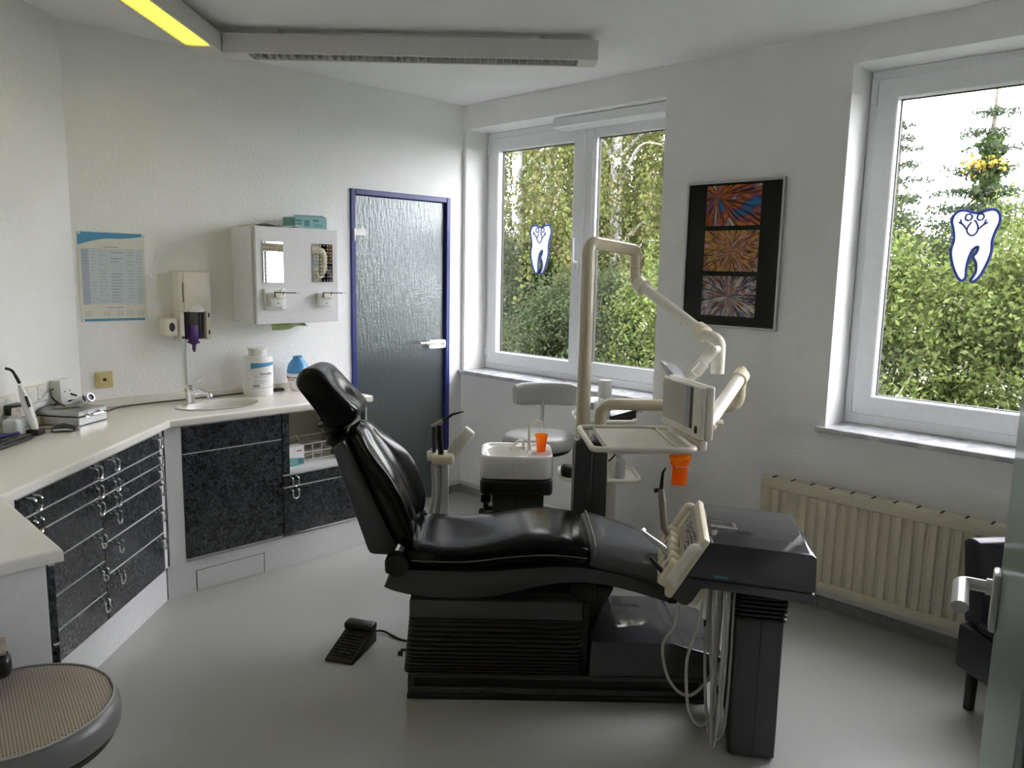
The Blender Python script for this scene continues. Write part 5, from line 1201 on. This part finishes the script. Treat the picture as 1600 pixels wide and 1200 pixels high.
t = on('spray_bottle', 'clear bottle with white cap standing on the trolley', 'bottle', -.005, -.06, .8105); MB().lathe([(.034, .001), (.035, .004), (.035, .11), (.031, .118), (0, .118)], 24).build('body', 'frosted_plastic', t); MB().lathe([(.036, .118), (.036, .205), (.033, .212), (.02, .214), (0, .214)], 24).build('cap', 'plastic_white', t)
t = on('device_box', 'white device with sloping front on the trolley beside the pole', 'device', -.105, -.055, .8105, .15); MB().prism([(-.05, .001), (.05, .001), (.05, .10), (-.005, .10), (-.05, .03)], -.06, .06, 'y', .005, 2).build('casing', 'plastic_white', t); MB().rbox(-.006, .03, -.061, -.0598, .06, .095, .001, 1).build('screen', 'print_grey', t)
t = on('round_lid_jar', 'flat white round jar on the trolley', 'jar', -.045, .05, .8105); MB().lathe([(.05, .001), (.05, .07), (.052, .072), (.052, .09), (.03, .098), (0, .099)], 28).build('jar', 'plastic_white', t)
t = on('telephone', 'black and silver telephone on the trolley', 'telephone', .085, -.03, .8105, .2); MB().prism([(-.07, .001), (.07, .001), (.07, .055), (-.07, .02)], -.06, .08, 'y', .005, 2).build('base', 'black_plastic', t); MB().prism([(-.068, .0225), (.068, .0565), (.068, .060), (-.068, .026)], -.058, .078, 'y', 0).build('face_plate', 'aluminium', t, smooth=0); MB().tube([(-.075, -.02, .04), (-.035, .02, .09)], .012, 10).build('handset', 'aluminium', t)
MB().tube([(.10 + .03 * math.cos(i * .9), .02 + .03 * math.sin(i * .9), .03 + .0016 * i) for i in range(40)], .006, 6).build('coiled_cord', 'steel', t)
t = on('white_bottle', 'white plastic bottle with blank label on the middle shelf', 'bottle', .085, -.075, .4955); MB().lathe([(.030, .001), (.032, .005), (.032, .085), (.026, .103), (.019, .108), (.019, .118), (.021, .119), (.021, .132), (0, .133)], 24).build('body', 'frosted_plastic', t); MB().lathe([(.0325, .035), (.0325, .037), (.0322, .037), (.0322, .035)], 24).build('print_line', 'print_grey', t)
t = on('foot_control_box', 'black box lying on the middle shelf of the trolley', 'box', -.165, -.075, .4955); MB().rbox(-.06, .065, -.05, .06, .001, .060, .018, 3).build('body', 'black_rubber', t)
cable('trolley_cable', 'black cable drooping from the trolley behind the column', [TX @ Vector(p) for p in ((.03, -.12, .79), (.055, -.16, .74), (.065, -.165, .68), (.03, -.16, .62), (.0, -.14, .60))], .005)
cable('floor_cable', 'black cable looped on the bottom trolley shelf', [TX @ Vector(p) for p in ((-.18, -.09, .133), (-.15, -.12, .145), (-.11, -.11, .150), (-.09, -.08, .14), (-.05, -.10, .133))], .005)
o = MB().rbox(-.09, .09, -.05, .06, .001, .07, .015, 3).build('floor_box', 'plastic_white', loc=W(1.17, 1.27, 0), rot=(0, 0, RC + .3)); tag(o, 'white flat box on the floor beside the trolley', 'box')

# ---- stool in front: perforated beige seat
t = thing('perforated_stool', 'beige perforated round stool seat beside the short counter', 'stool', (-3.247, -2.172, 0), R_(20)); SZ = .60; SR = .207
MB().lathe([(0, SZ + .006), (SR * .6, SZ + .006), (SR - .016, SZ + .003), (SR - .006, SZ - .002), (SR - .006, SZ - .012), (0, SZ - .012)], 64).build('seat_pad', 'perforated_vinyl', t, smooth=50)
MB().lathe([(SR - .008, SZ - .001), (SR - .002, SZ - .003), (SR + .008, SZ - .020), (SR + .011, SZ - .040), (SR + .008, SZ - .064), (SR - .01, SZ - .068), (SR - .01, SZ - .013)], 64).build('side_band', 'stool_band', t, smooth=50)
MB().tube([((SR - .004) * math.cos(a), (SR - .004) * math.sin(a), SZ + .0005) for a in [i * math.pi / 36 for i in range(72)]], .0028, 6, closed=True).build('piping', 'grey_vinyl', t)
MB().lathe([(0, SZ - .10), (.15, SZ - .10), (SR - .004, SZ - .088), (SR + .004, SZ - .070), (0, SZ - .0685)], 48).build('seat_pan', 'black_plastic', t)
MB().tube([(0, 0, SZ - .10), (0, 0, .08)], .027, 16).build('gas_lift', 'black_plastic', t)
for k in range(5):
    a = R_(72 * k + 50); MB().tube([(.02 * math.cos(a), .02 * math.sin(a), .10), (.26 * math.cos(a), .26 * math.sin(a), .07)], [.026, .017], 10).build('foot', 'black_plastic', t); MB().tube([(.26 * math.cos(a) - .012, .26 * math.sin(a), .028), (.26 * math.cos(a) + .012, .26 * math.sin(a), .028)], .0275, 16).build('castor', 'black_rubber', t); MB().tube([(.26 * math.cos(a), .26 * math.sin(a), .05), (.26 * math.cos(a), .26 * math.sin(a), .072)], .006, 8).build('castor_stem', 'steel', t)
ap = MB().rbox(-.30, .0, -.045, .055, .640, .700, .022, 4).build('arm_pad', 'black_plastic', t); ap.matrix_parent_inverse = Matrix()
ap.location = Vector((-3.222, -2.070, 0)) - Vector((-3.247, -2.172, 0)); ap.location.rotate(Matrix.Rotation(R_(-20), 3, 'Z')); ap.rotation_euler = (0, 0, R_(-20 - 8))
tp = MB().rbox(-.295, -.004, -.038, .048, .7005, .712, .005, 2).build('arm_pad_top', 'perforated_vinyl', ap)
MB().tube([(-.25, .0, .645), (-.25, .0, .52), (-.16, -.05, .52)], .012, 10).build('arm_bracket', 'black_plastic', ap)

# ---- small black armchair by the radiator
t = thing('armchair', 'black leather low armchair between radiator and glass door', 'armchair', W(2.065, .045, 0), R_(-45 + 10))
aw, ad = .37, .50
MB().rbox(-.028, aw, -ad, -.02, .165, .335, .014, 2).build('seat_box', 'navy_leather', t)
MB().rbox(-.024, aw - .004, -ad - .01, -.10, .336, .372, .016, 3).build('seat_cushion', 'navy_leather', t)
MB().prism([(-.10, .336), (-.012, .336), (.030, .635), (-.005, .655), (-.050, .645)], .0, aw, 'x', .012, 3).build('backrest', 'navy_leather', t, smooth=40)
for x in (.035, aw - .035):
    for y in (-ad + .05, -.045): MB().lathe([(.019, .0005), (.022, .16), (.022, .1645)], 14, (x, y, 0)).build('leg', 'black_plastic', t)

# ---- tooth stickers on the panes
def tooth(yc, zt, w, h, lab, X):
    t = thing('tooth_sticker', lab, 'sticker', (X, yc, zt), 0, 'tooth window stickers')
    # outline in unit box: x across (-.5..+.5, + towards the corner window side), z 0..-1
    half = [(0.0, -.045), (-.10, -.03), (-.22, -.005), (-.36, -.01), (-.46, -.07), (-.49, -.16), (-.44, -.28), (-.41, -.42), (-.45, -.56), (-.42, -.70), (-.34, -.85), (-.24, -.965), (-.15, -1.0), (-.085, -.95), (-.09, -.82), (-.06, -.68)]
    other = [(.0, -.56), (.10, -.52), (.075, -.60), (.02, -.66), (.09, -.75), (.10, -.88), (.02, -.99), (.08, -1.01), (.20, -.93), (.31, -.76), (.38, -.58), (.37, -.44), (.42, -.30), (.48, -.18), (.46, -.07), (.36, -.005), (.22, -.01), (.10, -.035)]
    pts = [(p.x, p.y) for p in catmull([(a * w, c * h, 0) for a, c in half + other + half[:1]], 4)[:-1]]
    # picture-x to the right runs to -y
    P2 = [(-a, c) for a, c in pts]
    MB().prism(P2, -.0008, .0, 'x').build('body', 'decal_white', t, smooth=0)
    out = [(-.0010, a, c) for a, c in P2]; MB().tube(out, w * .030, 6, closed=True, flat=.9).build('outline', 'decal_blue', t)
    L = lambda ps, r=.017: MB().tube([(-.0010, -a * w, c * h) for a, c in [(v.x, v.y) for v in catmull([(q[0], q[1], 0) for q in ps], 5)]], w * r, 6).build('drawn_line', 'decal_blue', t)
    L([(-.08, -.17), (-.15, -.24), (-.15, -.31), (-.06, -.36), (.03, -.33), (.06, -.25), (.01, -.17), (-.03, -.15)])          # nose
    for x in (-.14, .10): L([(x, -.15), (x - .07, -.13), (x - .06, -.07), (x + .02, -.06), (x + .06, -.10), (x + .02, -.15)])     # eyes
    L([(-.17, -.27), (-.26, -.20), (-.34, -.17)]); L([(-.28, -.20), (-.31, -.13)]); L([(.07, -.27), (.17, -.21), (.25, -.18)]); L([(.17, -.21), (.21, -.14)]); L([(.02, -.06), (.10, -.04), (.06, -.02)])
    return t
tooth(-.516, 1.884, .196, .318, 'white cartoon tooth sticker with blue outline on the corner window', FX + .0352)
tooth(-3.084, 1.888, .192, .305, 'white cartoon tooth sticker with blue outline on the window above the radiator', FX + .0352)

# ================================================================== OUTSIDE
def leaves(name, pts, nrm_bias, size, m, parent, ratio=.55):
    """one quad leaf at every point (numpy N x 3), random attitude"""
    n = len(pts); d = RNG.normal(size=(n, 3)) + np.array(nrm_bias); d /= np.linalg.norm(d, axis=1)[:, None]
    e = RNG.normal(size=(n, 3)); e -= (e * d).sum(1)[:, None] * d; e /= np.linalg.norm(e, axis=1)[:, None]
    s = size * RNG.uniform(.6, 1.3, size=(n, 1)); w = e * s * ratio * .5
    v = np.empty((n, 4, 3)); v[:, 0] = pts; v[:, 1] = pts + d * s * .45 + w; v[:, 2] = pts + d * s; v[:, 3] = pts + d * s * .45 - w
    return quads(name, v, m, parent)
def quads(name, v, m, parent):
    n = len(v); me = bpy.data.meshes.new(name); me.vertices.add(4 * n); me.vertices.foreach_set('co', v.astype(np.float32).ravel())
    me.loops.add(4 * n); me.loops.foreach_set('vertex_index', np.arange(4 * n, dtype=np.int32))
    me.polygons.add(n); me.polygons.foreach_set('loop_start', np.arange(0, 4 * n, 4, dtype=np.int32)); me.polygons.foreach_set('loop_total', np.full(n, 4, dtype=np.int32))
    me.update(calc_edges=True); me.validate(); me.materials.append(MATS[m])
    o = bpy.data.objects.new(name, me); col.objects.link(o); o.parent = parent; o['kind'] = 'stuff'; return o
GZ = -.35
o = MB().box(WX1 + .01, 40, -30, 40, GZ - .3, GZ).build('ground', 'soil_green', smooth=0); struct(o)
def trunk(parent, pts, r0, r1, m, nm='trunk', n=10):
    P = catmull(pts, 5); k = len(P); return MB().tube(P, [r0 + (r1 - r0) * i / (k - 1) for i in range(k)], n).build(nm, m, parent, smooth=60)

# weeping birch outside the corner window
def birch(x, y, lab, seed, h=8.0, nst=150, rad=2.0):
    rg = np.random.default_rng(seed); t = thing('birch_tree', lab, 'tree', (x, y, GZ), 0, 'trees outside the windows')
    trunk(t, [(0, 0, -.05), (.05, .04, 2), (-.05, .02, 4), (.08, -.05, 6.2), (.05, 0, h)], .13, .03, 'birch_bark')
    pts = []
    for i in range(10):
        a = rg.uniform(0, 6.28); z0 = rg.uniform(1.6, h * .8); L = rg.uniform(.8, rad * .9); c, s = math.cos(a), math.sin(a)
        trunk(t, [(0, 0, z0), (c * L * .5, s * L * .5, z0 + .55), (c * L, s * L, z0 + .5)], .035, .008, 'birch_bark', 'branch', 6)
    for i in range(nst):        # hanging strands of small leaves
        a = rg.uniform(0, 6.28); r = rad * math.sqrt(rg.uniform(.02, 1)); zt = 1.9 + (h - 1.5) * rg.uniform(0, 1) ** 1.7; L = rg.uniform(1.0, 2.4); n = int(L * 115)
        q = rg.uniform(0, 1, n); px = r * math.cos(a) + .10 * np.sin(q * 3 + i) + rg.normal(0, .055, n); pyy = r * math.sin(a) + .10 * np.cos(q * 2.5 + i) + rg.normal(0, .055, n)
        z = np.maximum(zt - q * L + rg.normal(0, .03, n), .25); pts.append(np.stack([px, pyy, z], 1))
    leaves('foliage', np.concatenate(pts), (0, 0, -1.2), .068, 'birch_leaf', t, .62); return t
birch(5.6, 4.95, 'white-barked birch with hanging leaves outside the corner window', 5, 8.0, 210)
birch(6.3, 3.5, 'slim birch in front of the yellowish one', 6, 8.0, 200, 1.7)
birch(8.2, 6.6, 'taller birch standing behind the corner window birch', 8, 9.0, 420, 2.9)
birch(7.6, 3.0, 'birch with yellowish leaves between the corner window and the spruce', 12, 8.5, 170, 1.6)
birch(10.8, 9.4, 'broad birch filling the view far behind the corner window', 15, 10.0, 520, 3.6)
birch(12.2, 6.2, 'distant birch behind the yellowish one', 16, 9.5, 400, 3.0)
def shrub(x, y, rx, ry, h, lab, n, m='shrub_leaf', size=.085, blossom=0, seed=1, grp='shrubs outside the windows'):
    rg = np.random.default_rng(seed); t = thing('garden_shrub', lab, 'shrub', (x, y, GZ), 0, grp)
    for i in range(7):
        a = rg.uniform(0, 6.28); k = rg.uniform(.2, .75)
        trunk(t, [(0, 0, -.02), (k * rx * .5 * math.cos(a), k * ry * .5 * math.sin(a), h * .4), (k * rx * math.cos(a), k * ry * math.sin(a), h * .82)], .018, .004, 'dark_bark', 'stem', 5)
    # clumps give the crown its lumps
    K_ = 110; d = rg.normal(size=(K_, 3)); d /= np.linalg.norm(d, axis=1)[:, None]; d[:, 2] = np.abs(d[:, 2]) * 1.0 - .15; rr = rg.uniform(.55, 1, (K_, 1)) ** .5
    c = d * rr * np.array([rx, ry, h * .62]) + np.array([0, 0, h * .40])
    idx = rg.integers(0, K_, n); p = c[idx] + rg.normal(size=(n, 3)) * np.array([rx, ry, h * .6]) * .10
    p[:, 2] = np.clip(p[:, 2], .04, None)
    leaves('foliage', p, (0, 0, .35), size, m, t, .5)
    if blossom:
        bi = rg.integers(0, K_, blossom); bc = c[bi] * 1.06; q = (bc[:, None, :] + rg.normal(0, .035, (blossom, 12, 3))).reshape(-1, 3); q[:, 2] = np.clip(q[:, 2], .05, None)
        leaves('blossom', q, (0, 0, .5), .026, 'blossom', t, .9)
    return t
shrub(4.2, 2.3, 1.1, 1.0, 2.0, 'dark green shrub at the foot of the corner window birch', 22000, 'dark_leaf', .055, 0, 31)
shrub(5.0, 4.5, 1.3, 1.2, 2.5, 'dense dark shrub behind the birch trunk', 26000, 'dark_leaf', .06, 0, 32)
shrub(3.3, 3.9, .9, .9, 1.7, 'low green shrub below the corner window', 16000, 'shrub_leaf', .05, 0, 33)
shrub(4.6, .9, 1.2, 1.1, 2.4, 'leafy green shrub between the birch and the blossoming shrub', 26000, 'shrub_leaf', .058, 30, 42)
shrub(3.9, -1.35, 1.05, 1.0, 2.30, 'large light green shrub with cream blossom outside the window', 42000, 'shrub_leaf', .056, 110, 41)
shrub(4.3, -2.75, 1.1, 1.1, 2.45, 'yellow green shrub with cream blossom beside the spruce', 40000, 'shrub_leaf', .056, 90, 43)
shrub(2.3, -1.85, .70, .8, 1.25, 'low tangle of leafy twigs under the window', 12000, 'shrub_leaf', .046, 26, 44)
shrub(6.3, -.6, 1.3, 1.2, 2.95, 'dark green shrub in front of the spruce', 24000, 'dark_leaf', .06, 0, 45)
shrub(6.6, -2.3, 1.5, 1.4, 2.95, 'tall leafy shrub behind the yellow green one', 34000, 'shrub_leaf', .06, 40, 46)
# dry twigs
t = thing('dry_twigs', 'tangle of dry grey twigs under the window', 'twigs', (2.2, -1.9, GZ), 0)
b = MB(); rg = random.Random(9)
for i in range(90):
    a = rg.uniform(0, 6.28); x, y = rg.uniform(-.5, .6), rg.uniform(-.9, .9); L = rg.uniform(.4, 1.0); z = rg.uniform(.0, .7)
    b.tube([(x, y, z), (x + L * .4 * math.cos(a), y + L * .4 * math.sin(a), z + rg.uniform(.1, .35)), (x + L * math.cos(a), y + L * math.sin(a), z + rg.uniform(.0, .5))], .005, 4)
o = b.build('twig_mass', 'dry_twig', t, smooth=60); o['kind'] = 'stuff'

def spruce(x, y, h, lab, seed, ivy=True, r0=1.7):
    rg = np.random.default_rng(seed); t = thing('spruce_tree', lab, 'tree', (x, y, GZ), 0, 'trees outside the windows')
    trunk(t, [(0, 0, -.05), (.03, 0, h * .5), (0, 0, h)], .11, .012, 'dark_bark')
    nee = []; 
    k = 0
    z = 1.2
    while z < h - .15:
        f = (h - z) / h; nb = 6 if z < h * .75 else 4
        for i in range(nb):
            a = k * 2.4 + i * 6.28 / nb + rg.uniform(-.3, .3); L = r0 * (f ** .85) * rg.uniform(.55, 1.1) + .10
            q = np.linspace(.08, 1, max(6, int(L * 16)))
            bx = np.stack([L * q * math.cos(a), L * q * math.sin(a), z + L * (.10 * q - .30 * q * q + .18 * q ** 3)], 1)
            for j in range(len(q) - 1):
                # flat side twigs
                for sgn in (-1, 1):
                    tl = L * .30 * (1 - q[j] * .55) + .03; ta = a + sgn * rg.uniform(.6, 1.0); m = max(3, int(tl * 46))
                    s = np.linspace(0, 1, m); tp = bx[j] + np.stack([tl * s * math.cos(ta), tl * s * math.sin(ta), -tl * .28 * s * s + rg.normal(0, .008, m)], 1); nee.append(tp)
            nee.append(bx)
        z += rg.uniform(.20, .34) * (.6 + f); k += 1
    P = np.concatenate(nee); P = np.repeat(P, 2, axis=0) + RNG.normal(0, .012, (2 * len(P), 3))
    leaves('needles', P, (0, 0, .1), .070, 'spruce_needle', t, .28)
    if ivy:
        n = 3000; zz = rg.uniform(.2, h * .86, n); a = rg.uniform(0, 6.28, n); rr = np.abs(rg.normal(.11, .08, n)) * (1.25 - .7 * zz / h)
        leaves('ivy', np.stack([rr * np.cos(a), rr * np.sin(a), zz], 1), (0, 0, -.3), .075, 'ivy_leaf', t, .9)
        n = 240; zz = rg.normal(h * .775, .05, n); leaves('yellow_leaves', np.stack([rg.normal(-.05, .13, n), rg.normal(.05, .13, n), zz], 1), (0, 0, 0), .06, 'yellow_leaf', t, .8)
    return t
spruce(7.6, -1.24, 4.28, 'slender spruce overgrown with ivy outside the window', 21, True, 1.55)
spruce(9.6, .55, 4.5, 'second spruce half hidden by the window frame', 22, False, 1.5)
